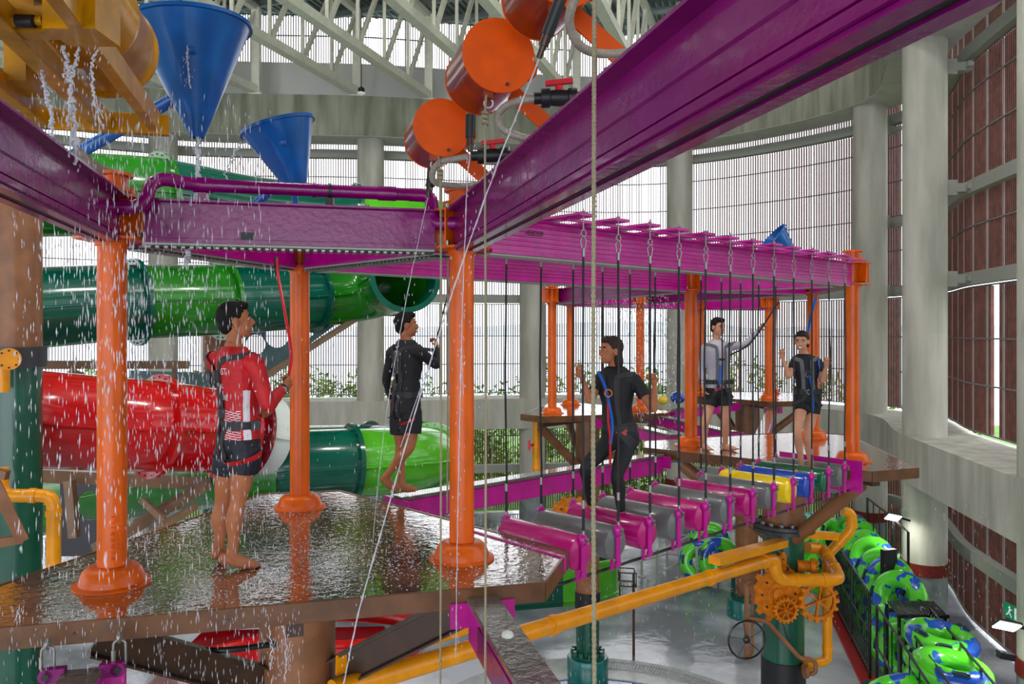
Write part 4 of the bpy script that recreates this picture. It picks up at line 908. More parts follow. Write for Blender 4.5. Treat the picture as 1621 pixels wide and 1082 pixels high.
for k, (px, y, zz) in enumerate([(1124, 860, 1.0), (1110, 888, .6), (1138, 884, .7), (1255, 872, .9), (1288, 880, .8), (1300, 905, .6), (1308, 850, 1.5), (1282, 846, 1.5)]):
    d = (CH-zz)*F/(y-HY)
    if k > 2: d = min(d, 21)
    place_ring((((px-CX)/F)*d, d, CH-(y-HY)/F*d), (math.radians(80), .1*k, math.radians(-20+9*k)), ['float ring on top of the distant bunch beside the queue railings', 'lower left float ring of the distant bunch beside the queue railings', 'lower right float ring of the distant bunch beside the queue railings', 'float ring glimpsed behind the flange of the gear pillar', 'float ring glimpsed left of the zigzag yellow pipe', 'float ring glimpsed above the spoked gear', 'float ring glimpsed under the far platform right of the pillar', 'float ring glimpsed just right of the brown upper shaft'][k])
def fence(label, pts, h, gap=.16, name='black_fence', rails=(1.0, .55, .12)):
    P = [Vector((x, y, 0)) for x, y in pts]; rt = thing(name, label, 'fence', P[0]); b = MB()
    for a, c in zip(P, P[1:]):
        L = (c-a).length; n = max(1, int(L/gap))
        for i in range(n+1): q = a.lerp(c, i/n); b.bar(q+up*.05, q+up*(h-.03), .018, .018)
    b.build('bars', 'black_gloss', rt, smooth=False, kind='stuff')
    for f in rails: b = MB(); b.tube([p+up*h*f for p in P], .022, 8); b.build('rail', 'dark_steel', rt)
    for p in P: b = MB(); b.lathe([(.03, 0), (.03, h+.01)], p, seg=8); b.build('post', 'black_gloss', rt)
    return rt
fence('tall black fence with bright top rail along the red kerb', [(XA(15.6), 15.6), (XA(17.4), 17.4), (XA(19.6), 19.6), (XA(22), 22)], 1.75)
fence('black fence lane continuing towards the bottom edge, left of the flat rings', [(XA(14.9)-.02, 14.9), (XA(13.2)-.02, 13.2), (XA(11.5)-.02, 11.5)], 1.75, gap=.5)
fence('black fence rail passing just in front of the flat rings', [(XA(14.0)+.28, 14.0), (XA(12.6)+.28, 12.6), (XA(11.3)+.28, 11.3)], 1.75, gap=.7)
fence('black fence rail on the wall side of the flat rings', [(XA(14.7)+.95, 14.7), (XA(13.4)+.95, 13.4), (XA(12.1)+.95, 12.1), (XA(11.2)+.95, 11.2)], 1.75, gap=1.3)
fence('short black fence between the two concrete columns', [(8.6, 17.0), (8.9, 18.3), (9.3, 20.5)], 2.6, gap=.5)
rt = thing('slatted_landing', 'dark slatted landing at the foot of the thick concrete column', 'landing', (7.7, 15.1, 0))
b = MB(); x0 = XA(15.1)
for i in range(18): q = Vector((x0+.28+i*.052, 14.75, 1.62)); b.bar(q, q+Vector((.15, .75, 0)), .03, .03)
b.build('slats', 'dark_steel', rt, smooth=False, kind='stuff')
b = MB(); b.box((x0+.75, 15.12, 1.58), (.98, .06, .06)); b.box((x0+.75, 14.8, 1.58), (.98, .06, .06)); b.build('frame', 'black_gloss', rt)
for q in ((x0+.33, 14.85), (x0+1.2, 14.85), (x0+.36, 15.4), (x0+1.2, 15.4)): b = MB(); b.bar((*q, 0), (*q, 1.6), .05, .05); b.build('leg', 'black_gloss', rt)
b = MB(); c = W(1407, 900, 16.9)
b.box(c, (.34, .12, .85), (0, 0, .3)); o = b.build('hanging_mat', 'black_rubber'); tag(o, 'dark wet mat hanging on the fence before the concrete column', 'mat')
# lamps and exit sign on the right
def wall_lamp(px, y, d, label, w_=.4):
    p = W(px, y, d); rt = thing('wall_lamp', label, 'lamp', p); tx_ = Matrix.Rotation(.2, 3, 'Y') @ Matrix.Rotation(-.75, 3, 'X')
    b = MB(); b.box(p+Vector((0, 0, .03)), (w_, .24, .03), M=tx_); b.build('housing', 'dark_steel', rt); b = MB(); b.box(p+tx_@Vector((0, 0, .005)), (w_*.94, .21, .03), M=tx_); b.build('diffuser', 'lamp_glow', rt)
    b = MB(); b.bar(p+Vector((w_*.5, .0, 0)), p+Vector((w_*.5+.25, .05, -.08)), .05, .05); b.build('arm', 'black_gloss', rt)
    l = bpy.data.lights.new('lamp_light', 'AREA'); l.shape = 'RECTANGLE'; l.size = w_; l.size_y = .2; l.energy = 40; l.color = (1, .98, .9); q = bpy.data.objects.new('lamp_light', l); COL.objects.link(q); q.parent = rt; q.location = (0, 0, -.03)
wall_lamp(1594, 991, 12.2, 'glowing flat lamp beside the right edge under the exit sign', .36)
wall_lamp(1414, 819, 18.2, 'glowing flat lamp between the two concrete columns', .32)
p = W(1605, 970, 13.6); rt = thing('exit_sign', 'green running-man exit sign on the louvre wall at the right edge', 'sign', p)
xd = Vector((-.15, -.99, 0)).normalized(); xd = Vector((.12, -.99, 0)).normalized()
Mx = frame_mat(p, xd, up); zd = xd.cross(up)
b = MB(); b.bar(p-xd*.22, p+xd*.22, .02, .26, up=up); b.build('green_board', 'sign_green', rt, smooth=False)
f_ = Matrix.Identity(4)
def sbox(x, y, w2, h2, m, a=0, nm='white_mark'):
    q = p+xd*x+up*y-zd*0+(-zd if zd.x > 0 else zd)*.014
    b = MB(); ca = xd*math.cos(a)+up*math.sin(a); b.bar(q-ca*w2/2, q+ca*w2/2, .006, h2, up=up if abs(math.cos(a)) > .5 else xd); b.build(nm, m, rt, smooth=False)
sbox(.1, 0, .14, .2, 'sign_white', nm='white_door'); sbox(.1, 0, .08, .02, 'sign_green', nm='arrow_shaft'); sbox(.12, .02, .05, .02, 'sign_green', .8, nm='arrow_head'); sbox(.12, -.02, .05, .02, 'sign_green', -.8, nm='arrow_head')
sbox(-.09, .07, .035, .035, 'sign_white', nm='runner_head'); sbox(-.09, .01, .09, .03, 'sign_white', 1.2, nm='runner_body'); sbox(-.06, -.06, .08, .02, 'sign_white', -1.0, nm='runner_leg'); sbox(-.13, -.05, .08, .02, 'sign_white', .7, nm='runner_leg'); sbox(-.06, .03, .07, .018, 'sign_white', .3, nm='runner_arm')
b = MB(); b.box(W(1592, 1037, 12.3), (.25, .12, .1), (0, .2, 0)); o = b.build('camera_box', 'black_gloss'); tag(o, 'small black camera box below the lamp at the right edge', 'camera')
# ---------------------------------------------------------------- blue funnels
def funnel(label, rim_c, ax, R, H, r0, m='blue', nozzle=True):
    """ax points from the tip to the rim"""
    ax = Vector(ax).normalized(); c = Vector(rim_c); tip = c-ax*H; rt = thing('blue_funnel', label, 'funnel', tip)
    b = MB(); th = .008
    b.lathe([(r0, 0), (R, H), (R+.02, H), (R+.02, H+.025), (R-.006, H+.025), (R-th, H-.005), (r0-th*.5, .004)], tip, ax, 48, caps=False); b.build('cone', m, rt)
    if nozzle:
        v = Vector((0, 0, CH))-c; v = (v-ax*v.dot(ax)).normalized(); q = tip+ax*H*.68+v*(r0+(R-r0)*.68)*.96
        b = MB(); b.lathe([(.03, -.01), (.03, .012), (.016, .03)], q, v, 14); b.build('spray_nozzle', 'blue', rt)
    return rt
d = 5.3
fu1 = funnel('large bright blue funnel hanging upside down at the upper left', W(303, 44, d), (-.045, -.02, 1), .375, .74, .045)
fu2 = funnel('smaller tilted blue funnel between the large funnel and the orange buckets', W(440, 203, 6.2), (-.30, -.10, 1), .28, .50, .075)
b = MB(); b.tube([W(290, 148, 5.45), W(110, 250, 5.6)], .045, 16); b.build('pipe_arm', 'blue', fu1)
b = MB(); b.tube([W(466, 270, 6.4), W(405, 322, 6.5)], .035, 14); b.build('pipe_arm', 'blue', fu2); b = MB(); b.tube([W(462, 280, 6.4), W(470, 335, 6.5)], .025, 14); b.build('stay', 'blue', fu2)
fu3 = funnel('distant blue funnel above the end of the rope bridge', W(1222, 378, 13.2), (-.75, 0, .66), .3, .5, .08, nozzle=False)
b = MB(); b.tube([W(1238, 385, 13.3), W(1280, 410, 13.3)], .05, 12); b.build('pipe_arm', 'blue', fu3)
# ---------------------------------------------------------------- orange tipping buckets
gd = -g90
def bucket(label, px, y, d, r, L):
    c = W(px, y, d); rt = thing('tipping_bucket', label, 'bucket', c); ax = Vector((gd.x*1.15, gd.y, 0)).normalized()
    b = MB(); b.lathe([(r*.985, .004), (r*.985, L), (r*.94, L)], c, ax, 48); b.build('drum', 'bucket_red', rt)
    b = MB(); b.lathe([(r, -.006), (r+.002, 0), (r, .006)], c, ax, 48); b.build('face_plate', 'bucket_orange', rt, label='flat bright orange end plate')
    b = MB(); b.lathe([(r, L-.006), (r, L+.006)], c, ax, 48); b.build('back_plate', 'bucket_orange', rt)
    b = MB(); b.lathe([(.009, 0), (.009, .012)], c+Vector((r*.22, -.008, -r*.78)), -ax, 10); b.build('bolt', 'dark_steel', rt)
    # pivot ear on the right and arm going down to the beam
    q = c+ax*L*.4+Vector((r*.95, 0, -r*.05))
    b = MB(); b.lathe([(.07, -.012), (.07, .012)], q, ax, 20); b.build('pivot_ear', 'bucket_orange', rt)
    b = MB(); b.bar(c+ax*(L*.75)+Vector((r*.5, 0, -r*.2)), c+ax*(L*.75)+Vector((r*2.6, 0, -r*2.1)), .02, .085); b.build('mounting_arm', 'bucket_orange', rt)
    b = MB(); hk = c+ax*L*.1+Vector((-.04*r/.18, 0, -r*1.0)); b.box(hk, (.05, .09, .05)); b.build('lug', 'bucket_red', rt)
    b = MB(); b.torus(hk+Vector((0, 0, -.04)), .022, .006, (0, 1, .2), 16, 6); b.build('ring', 'steel', rt)
    return rt, hk
bk1, h1 = bucket('large orange tipping bucket in the top centre of the picture', 790, 88, 3.9, .186, .42)
bk2, h2 = bucket('second orange tipping bucket, lower and left of the top centre one', 700, 202, 4.45, .165, .34)
bk3, h3 = bucket('orange tipping bucket cut by the top edge', 895, -52, 3.35, .17, .4)
def nozzle(label, pts):
    rt = thing('rubber_nozzle', label, 'nozzle', W(*pts[0])); P = [W(*p) for p in pts]; v = (P[1]-P[0]); b = MB(); b.tube([P[0], P[0]+v*.62], .026, 14); b.build('sleeve', 'black_rubber', rt); b = MB(); b.tube([P[0]+v*.6, P[0]+v*.8], .021, 12); b.tube([P[0]+v*.8, P[1]], [.014, .012], 10); b.build('tip', 'dark_brown', rt)
nozzle('black rubber nozzle pointing down-left below the topmost bucket', [(888, -4, 3.2), (853, 92, 3.25)])
nozzle('black rubber nozzle hanging straight below the large orange bucket', [(745, 182, 4.05), (744, 240, 4.05)])
nozzle('black rubber nozzle near the elbow of the purple pipe', [(684, 268, 4.6), (678, 312, 4.6)])
def valve(label, px, y, d, ang=0):
    c = W(px, y, d); rt = thing('ball_valve', label, 'valve', c); x = Vector((1, 0, .02))
    b = MB(); b.lathe([(.028, -.12), (.028, -.085), (.045, -.085), (.045, -.045), (.036, -.04), (.04, 0), (.036, .04), (.045, .045), (.045, .085), (.028, .085), (.026, .2)], c, x, 20); b.build('body', 'black_rubber', rt)
    b = MB(); b.lathe([(.018, .02), (.018, .06)], c, (0, 0, 1), 12); b.bar(c+Vector((-.065, 0, .068)), c+Vector((.065, 0, .082)), .03, .022); b.build('handle', 'red_plastic', rt)
valve('black ball valve with red handle right of the large orange bucket', 885, 155, 3.75)
valve('black ball valve with red handle below the large orange bucket', 780, 246, 4.4)
def hose(label, pts, r, m='hose', name='braided_hose'):
    b = MB(); b.tube(smooth_path([W(*p) for p in pts], 8), r, 14); o = b.build(name, m); tag(o, label, 'hose'); return o
hose('grey braided hose looping left of the upper ball valve', [(856, 157, 3.75), (828, 158, 3.78), (798, 170, 3.85), (788, 190, 3.9), (802, 208, 3.9), (836, 219, 3.9), (880, 222, 3.95)], .019)
hose('thick braided hose curling down from the top edge over the big beam', [(918, -20, 2.95), (903, 18, 3.0), (903, 45, 3.05), (918, 72, 3.1), (945, 84, 3.2), (985, 84, 3.3), (1040, 74, 3.4)], .0185)
hose('grey hose from the lower ball valve to the second bucket', [(742, 248, 4.4), (715, 252, 4.42), (694, 258, 4.45), (684, 276, 4.5), (692, 290, 4.55), (725, 294, 4.7), (765, 292, 4.85)], .019)
hose('grey hose resting on the left beam by the orange post', [(120, 238, 4.6), (150, 262, 4.7), (185, 278, 4.85)], .03)
hose('dark hose running under the near platform', [(238, 1012, 5.2), (290, 1026, 5.3), (360, 1028, 5.3), (440, 1018, 5.5)], .02, 'black_rubber')
# ---------------------------------------------------------------- yellow tipping bucket frame, upper left
rt = thing('yellow_bucket_frame', 'yellow steel frame with a large tipping drum pouring water at the upper left', 'bucket', (-2.35, 4.0, CH+1.2))
ZF = CH+1.2
def lp(X, d, dd): return Vector((X+.26*(d-dd), dd, 0))    # along the frame direction
def fb(X, d0, d1, w_, h_, z=None, nm='long_beam'):
    a = Vector((X, 4.65, 0)); pa = a+Vector((.26*(4.65-d0), d0-4.65, 0)); pb = a+Vector((.26*(4.65-d1), d1-4.65, 0)); zz = ZF+h_/2 if z is None else z
    b = MB(); b.bar(pa+up*zz, pb+up*zz, w_, h_, ch=.004); b.build(nm, 'bucket_yellow', rt)
fb(-2.76, 2.2, 4.65, .07, .1); fb(-2.43, 2.4, 4.65, .09, .1); fb(-2.13, 2.3, 4.68, .06, .12)
b = MB(); b.bar(Vector((-2.80, 4.62, ZF+.06)), Vector((-2.10, 4.80, ZF+.06)), .06, .12, ch=.004); b.build('cross_beam', 'bucket_yellow', rt)
b = MB(); b.bar(Vector((-2.25, 3.2, ZF+.06)), Vector((-1.84, 3.2, ZF+.06)), .1, .1); b.build('cross_beam', 'bucket_yellow', rt)
b = MB(); b.box((-1.755, 3.2, ZF+.2), (.21, .2, .4)); b.build('spout_box', 'bucket_yellow', rt)
b = MB(); b.box((-2.02, 3.25, ZF+.29), (.17, .16, .38)); b.build('side_box', 'bucket_yellow', rt)
b = MB(); b.tube([W(-40, 36, 3.1), W(68, 33, 3.12)], .02, 12); b.build('feed_pipe', 'bucket_yellow', rt); b = MB(); b.tube([W(27, 33, 3.1), W(54, 34, 3.1)], .026, 12); b.build('black_coupling', 'black_rubber', rt)
b = MB(); dc = Vector((-2.33, 4.5, CH+1.62)); dax = Vector((.252, -.968, 0))
b.lathe([(.02, 0), (.27, 0), (.285, .02), (.285, .05), (.27, .07), (.27, .5), (.28, .52), (.28, .56), (.27, .58), (.27, 2.1), (.02, 2.1)], dc, dax, 48, caps=False); b.build('drum', 'bucket_yellow', rt)
b = MB(); b.box((-2.55, 4.1, ZF+.2), (.1, .3, .26), (0, 0, .26)); b.build('bearing_bracket', 'bucket_yellow', rt)
# ---------------------------------------------------------------- ropes and cords in the foreground
def rope(label, pts, r, m='rope_beige', name='rope', group=None, n=6):
    b = MB(); b.tube(smooth_path([W(*p) for p in pts], n), r, 10); o = b.build(name, m); tag(o, label, 'rope', group); return o
b = MB(); P = [W(941, -30, 2.0), W(940, 300, 2.0), W(939, 700, 2.0), W(941, 1120, 2.0)]; path = smooth_path(P, 8)
b.tube(path, .0052, 14)
for s_ in range(2):                                  # braid: two counter-wound strands
    for ph in (0, PI):
        hx = []; n = 1500; L = path[-1].z-path[0].z
        for i in range(n):
            f_ = i/(n-1); g = (1 if s_ else -1)*f_*2*PI*70+ph; j = f_*(len(path)-1); a = path[int(j)].lerp(path[min(int(j)+1, len(path)-1)], j-int(j)); hx.append(a+Vector((math.cos(g)*.0048, math.sin(g)*.0048, 0)))
        b.tube(hx, .0016, 4, caps=False)
o = b.build('braided_rope', 'rope_beige'); tag(o, 'thick beige braided rope hanging top to bottom right of centre', 'rope')
def corded(label, px, y0, y1, d, hook):
    rt = thing('pull_cord', label, 'rope', W(px, y1, d), 0, None)
    b = MB(); b.tube(smooth_path([hook, W(px, y0+14, d), W(px+1, (y0+y1)/2, d), W(px, y1, d)], 10), .0058, 10); b.build('cord', 'rope_beige', rt)
    b = MB(); c = W(px, y0, d)
    for k in range(5): b.torus(c+Vector((0, 0, .02-.012*k)), .013, .007, (.2, .3*(-1)**k, 1), 14, 6)
    b.build('knot', 'rope_beige', rt)
corded('beige pull cord hanging from the large orange bucket', 768, 186, 1110, 3.85, h1)
corded('beige pull cord hanging from the second orange bucket, left of the centre post', 697, 275, 1110, 4.4, h2)
rope('thin beige cord hanging between the left pull cord and the centre post', [(709, 400, 6.1), (709, 600, 6.1), (708, 812, 6.1)], .0065)
rope('red safety lanyard running from the overhead track to the hand of the man in red', [(438, 408, 5.9), (441, 440, 5.7), (452, 500, 5.5), (461, 560, 5.42), (456, 600, 5.36)], .011, 'red_plastic', 'safety_lanyard')
b = MB(); b.tube([W(437, 408, 5.9), W(439, 432, 5.8)], .017, 10); o = b.build('lanyard_sleeve', 'black_rubber'); tag(o, 'black sleeve at the top of the red lanyard', 'sleeve')
rope('dark safety lanyard rising from the hand of the man in black', [(691, 540, 7.6), (700, 500, 7.7), (712, 455, 7.9), (716, 420, 8.0)], .009, 'rope_black', 'safety_lanyard')
rope('dark lanyard from the chest of the man in the grey shirt up to the beam', [(1153, 563, 10.2), (1185, 545, 10.2), (1210, 512, 10.3), (1232, 478, 10.5)], .011, 'rope_black', 'safety_lanyard')
rope('blue lanyard behind the head of the laughing woman', [(1279, 528, 8.95), (1284, 500, 9.0), (1292, 470, 9.0)], .016, 'blue', 'safety_lanyard')

for px, y, r_, m_, l_ in ((1049, 633, .11, 'roller_yellow', 'small yellow ball-shaped float on the distant bridge'), (1073, 629, .15, 'roller_blue', 'small blue barrel-shaped float on the distant bridge')):
    c = W(px, y, 17); rt = thing('bridge_float', l_, 'float', c)
    b = MB(); b.ball(c, (r_*(1 if r_ < .12 else 1.1), r_, r_*.9), 20, 12); b.build('body', m_, rt); b = MB(); b.tube([c, (c.x, c.y, CH+.6)], .01, 6); b.build('rope', 'rope_black', rt)
# ---------------------------------------------------------------- people
from mathutils.bvhtree import BVHTree
mat('skin_tan', (168, 104, 70), .5, spec=.3, noise_amt=.12, nscale=14)
mat('skin_light', (204, 146, 116), .5, spec=.3, noise_amt=.1, nscale=14)
mat('hair_black', (18, 14, 12), .65, spec=.25, bump=.5, bscale=90)
mat('hair_wet', (44, 30, 24), .5, spec=.3, bump=.5, bscale=90)
mat('cloth_black', (20, 22, 27), .7, noise_amt=.3, nscale=12, bump=.35, bscale=22)
mat('cloth_red', (190, 14, 24), .6, noise_amt=.2, nscale=10, bump=.4, bscale=18)
mat('cloth_white', (216, 214, 222), .6, noise_amt=.1, bump=.3, bscale=20)
mat('cloth_navy', (16, 18, 36), .6, noise_amt=.25, bump=.35, bscale=25)
mat('cloth_grey', (176, 170, 182), .7, noise_amt=.14, bump=.4, bscale=18)
mat('webbing_black', (34, 34, 38), .6)
mat('webbing_grey', (92, 94, 98), .6)
mat('webbing_red', (176, 24, 34), .5)
mat('webbing_blue', (20, 92, 190), .4)
mat('eye_white', (190, 184, 178), .4); mat('eye_dark', (28, 18, 14), .3); mat('lips', (150, 74, 66), .4); mat('teeth', (240, 238, 232), .3)
def remesh(mb, name, m, parent, vox, sm=3, mats_fn=None, ms=None, **kw):
    me = bpy.data.meshes.new('t'); me.from_pydata([tuple(v) for v in mb.v], [], mb.f)
    bm = bmesh.new(); bm.from_mesh(me); bmesh.ops.recalc_face_normals(bm, faces=bm.faces); bm.to_mesh(me); bm.free()
    o = bpy.data.objects.new('t', me); COL.objects.link(o)
    r = o.modifiers.new('r', 'REMESH'); r.mode = 'VOXEL'; r.voxel_size = vox; r.use_smooth_shade = True
    s = o.modifiers.new('s', 'SMOOTH'); s.iterations = sm; s.factor = .5
    dg = bpy.context.evaluated_depsgraph_get(); dg.update(); ev = o.evaluated_get(dg); me2 = bpy.data.meshes.new_from_object(ev)
    bpy.data.objects.remove(o); me2.name = name; me2.materials.clear()
    bv = BVHTree.FromPolygons([v.co.copy() for v in me2.vertices], [tuple(p.vertices) for p in me2.polygons])
    for q in (ms or [m]): me2.materials.append(MATS[q])
    if mats_fn:
        idx = [mats_fn(p.center) for p in me2.polygons]; me2.polygons.foreach_set('material_index', idx)
    me2.polygons.foreach_set('use_smooth', [True]*len(me2.polygons))
    me2.transform(MW[parent.name].inverted())
    ob = bpy.data.objects.new(name, me2); COL.objects.link(ob); ob.parent = parent; MW[ob.name] = MW[parent.name]
    for k, v in kw.items(): ob[k] = v
    return ob, bv
def loft(mb, secs, right, fwd, n=24):                # secs: (center, half width, half depth)
    b = len(mb.v)
    for c, w_, d_ in secs:
        for k in range(n):
            g = 2*PI*k/n; cx, sy = math.cos(g), math.sin(g)
            mb.v.append(c+right*(w_*math.copysign(abs(cx)**.85, cx))+fwd*(d_*math.copysign(abs(sy)**.85, sy)))
    for i in range(len(secs)-1):
        for k in range(n):
            k2 = (k+1) % n; mb.f.append([b+i*n+k, b+i*n+k2, b+(i+1)*n+k2, b+(i+1)*n+k]); mb.mi.append(0)
    mb.f.append([b+k for k in range(n-1, -1, -1)]); mb.mi.append(0); mb.f.append([b+(len(secs)-1)*n+k for k in range(n)]); mb.mi.append(0)
def taper(mb, pts, radii, seg=16, sub=5):
    P = smooth_path(pts, sub); n = len(P); m = len(pts)-1; rr = []
    for i in range(n):
        f_ = i/(n-1)*m; k = min(int(f_), m-1); t = f_-k; t = t*t*(3-2*t); rr.append(radii[k]*(1-t)+radii[k+1]*t)
    mb.tube(P, rr, seg)
def hand(mb, wrist, dr, pn, side, s=1, curl=60, thumb=1):
    dr = dr.normalized(); pn = (pn-dr*pn.dot(dr)).normalized(); sd = dr.cross(pn)*side
    mb.ball(wrist+dr*.045*s, (.04*s, .016*s, .05*s), 12, 8, Matrix((sd, pn, dr)).transposed())
    mb.tube([wrist-dr*.01*s, wrist+dr*.03*s], [.026*s, .028*s], 10)
    for k, (off, L) in enumerate(((-.029, .034), (-.010, .040), (.010, .038), (.028, .030))):
        p = wrist+dr*.078*s+sd*off*s; a = 0; P = [p-dr*.02*s]; q = p; P.append(q.copy())
        for j, f_ in enumerate((1, .72, .6)):
            a += math.radians(curl*(1 if j else .75)); v = dr*math.cos(a)+pn*math.sin(a); q = q+v*L*f_*s*1.05; P.append(q.copy())
        mb.tube(P, [.0095*s, .0095*s, .009*s, .0085*s, .007*s], 8)
    b0 = wrist+dr*.02*s-sd*.03*s
    v1 = (dr*.6-sd*.6*thumb+pn*.5).normalized(); v2 = (dr*.6+pn*.9+sd*.2).normalized()
    mb.tube([b0, b0+v1*.04*s, b0+v1*.04*s+v2*.028*s, b0+v1*.04*s+v2*.028*s+(dr*.3+pn*.7+sd*.5).normalized()*.022*s], [.013*s, .0115*s, .010*s, .008*s], 8)
def foot(mb, ankle, toe, s=1, up_=Vector((0, 0, 1))):
    v = toe-ankle; g = v.normalized(); sd = g.cross(up_).normalized(); upn = sd.cross(g)
    heel = ankle-upn*.045*s-g*.035*s if g.z > -.6 else ankle-g*.0-upn*.03*s
    sole = lambda f_: ankle.lerp(toe, f_)
    mb.ball(heel+upn*.005, (.033*s, .036*s, .036*s), 12, 8, Matrix((sd, g, upn)).transposed())
    mb.tube([ankle+upn*.01, heel.lerp(toe, .25)+upn*.025*s, heel.lerp(toe, .6)+upn*.008*s, toe-g*.03*s], [.036*s, .036*s, .033*s, .026*s], 12)
    mb.tube([heel, heel.lerp(toe, .5)-upn*.004*s, toe-g*.03*s], [.03*s, .034*s, .024*s], 12)
    for k in range(5):
        o_ = (-.036+.018*k)*s; L = (.0-.006*k)*s
        b0 = toe-g*(.035*s)+sd*o_*.9; mb.tube([b0, toe+g*L+sd*o_+g*.004], [.012*s, .0095*s if k else .0125*s], 8)
def frame(fwd, up_=Vector((0, 0, 1))):
    f_ = fwd.normalized(); r_ = f_.cross(up_).normalized(); u_ = r_.cross(f_); return r_, f_, u_
def head(mb, c, fwd, tilt_up, s=1):
    r_, f_, u_ = frame(fwd+Vector((0, 0, tilt_up))); R = Matrix((r_, f_, u_)).transposed()
    P = lambda x, y, z: c+R@Vector((x, y, z))*s
    mb.ball(P(0, -.012, .028), (.074*s, .092*s, .086*s), 22, 14, R)
    mb.ball(P(0, .030, -.035), (.056*s, .058*s, .066*s), 18, 12, R)
    mb.ball(P(0, .050, -.082), (.027*s, .026*s, .02*s), 12, 8, R)
    mb.ball(P(0, .070, .028), (.050*s, .016*s, .012*s), 12, 8, R)      # brow
    mb.tube([P(0, .082, .014), P(0, .100, -.018), P(0, .088, -.03)], [.008*s, .014*s, .010*s], 8)   # nose
    for q in (-1, 1):
        mb.ball(P(.013*q, .087, -.026), (.008*s, .009*s, .007*s), 8, 6, R)
        mb.ball(P(.036*q, .058, -.012), (.020*s, .020*s, .018*s), 10, 8, R)   # cheek
        mb.ball(P(.077*q, -.008, -.004), (.009*s, .020*s, .031*s), 12, 8, R)  # ear
    mb.ball(P(0, .080, -.053), (.022*s, .009*s, .008*s), 10, 6, R); mb.ball(P(0, .079, -.063), (.019*s, .009*s, .007*s), 10, 6, R)
    return P, R
def person(cfg):
    d0 = cfg['d']; J = {}
    for k, v in cfg['J'].items(): J[k] = W(v[0], v[1], d0+(v[2] if len(v) > 2 else 0))
    s = cfg.get('s', 1); fy = cfg['fwd'].normalized(); rt_ = Vector((fy.y, -fy.x, 0)).normalized()
    hf = cfg.get('hfwd', fy)
    base = Vector((J['pel'].x, J['pel'].y, cfg['ground'])); root = thing('person', cfg['label'], 'person', base)
    vox = cfg.get('vox', .007); ax0, ax1 = J['pel'], J['neck']
    wm = cfg.get('wm', 1); A = lambda t: ax0.lerp(ax1, t)+fy*(.02*math.sin(t*PI))*s
    prof = [(-.20, .125, .085), (-.10, .158*cfg.get('hip', 1), .108), (.0, .165*cfg.get('hip', 1), .112), (.22, .140*cfg.get('waist', 1), .098), (.42, .140*cfg.get('waist', 1), .098), (.62, .160, .112), (.80, .172, .115), (.92, .165, .098), (.97, .125, .082), (1.03, .078, .066), (1.08, .058, .058)]
    def torso(mb, g, t0=-1, t1=2):
        secs = []
        ts = [p for p in prof]
        def at(t):
            for a_, b_ in zip(ts, ts[1:]):
                if a_[0] <= t <= b_[0]: f_ = (t-a_[0])/(b_[0]-a_[0]); return [a_[i]*(1-f_)+b_[i]*f_ for i in (1, 2)]
            return ts[-1][1:]
        n = 18; lo = max(t0, prof[0][0]); hi = min(t1, prof[-1][0])
        for i in range(n+1):
            t = lo+(hi-lo)*i/n; w_, d_ = at(t); secs.append((A(t), (w_*wm*s+g), (d_*s+g)))
        loft(mb, secs, rt_, fy)
    def arm(mb, q, g=0, upto=9, flat=0):
        sh, el, wr = J[q+'sh'], J[q+'el'], J[q+'wr']; am = cfg.get('arm', 1)
        pts = [A(.86).lerp(sh, .55), sh, sh.lerp(el, .5), el, el.lerp(wr, .35), wr]; rr = [.058, .056, .045, .038, .037, .0235]
        rr = [r*s*am+g for r in rr]
        if upto == 0: pts = pts[:2]+[sh.lerp(el, .55)]; rr = rr[:2]+[rr[2]+.008]
        taper(mb, pts, rr)
    def leg(mb, q, g=0, cut=None, flare=0, full=False):
        hp, kn, an = J[q+'hip'], J[q+'kn'], J[q+'an']; lm = cfg.get('leg', 1)
        if cut is not None:
            e = hp.lerp(kn, cut); taper(mb, [hp+Vector((0, 0, .06)), hp, hp.lerp(kn, cut/2), e], [r*s*lm+g for r in (.075, .088, .086+flare*.6, .078+flare)]); return
        calf = kn.lerp(an, .32)-fy*.012*s
        pts = [hp+Vector((0, 0, .05)), hp, hp.lerp(kn, .5), kn, calf, kn.lerp(an, .7), an]; rr = [.07, .084, .072, .052, .054, .038, .034]
        if full: pts = pts[:-1]+[kn.lerp(an, .93)]
        taper(mb, pts, [r*s*lm+g for r in rr])
    mb = MB(); torso(mb, -.008)
    for q in 'lr': arm(mb, q); leg(mb, q); foot(mb, J[q+'an'], J[q+'toe'], s)
    P, R = head(mb, J['head'], hf, cfg.get('tilt', 0), s*cfg.get('hs', 1.09))
    mb.tube([A(.93), A(1.02), J['head']+R@Vector((0, -.02, -.05))*s], [.062*s, .052*s, .050*s], 14)
    for q, sg in (('r', 1), ('l', -1)):
        hd = cfg['hands'][q]; wr = J[q+'wr']; dr = (J[q+'hand']-wr); hand(mb, wr, dr, hd[0], sg*hd[1], s*1.03, hd[2])
    body, bb = remesh(mb, 'body', cfg['skin'], root, vox, 2)
    # clothing
    shells = {}
    mb = MB(); torso(mb, .010, cfg.get('hem', -.08), 1.035)
    for q in 'lr': arm(mb, q, .009, 0 if cfg.get('short') else 9)
    if not cfg.get('short'):                         # cut the long sleeve short of the hand
        pass
    shirt, bs1 = remesh(mb, 'shirt', cfg['shirt'], root, vox, 3, cfg.get('shirt_fn') and (lambda c, A=A: cfg['shirt_fn'](c, A, rt_, fy, J)), cfg.get('shirt_ms'))
    mb = MB(); torso(mb, .012, -.2, cfg.get('waistline', .02))
    for q in 'lr':
        if cfg.get('leggings'): leg(mb, q, .006, full=True)
        else: leg(mb, q, .012, cfg.get('cut', .5), cfg.get('flare', .01))
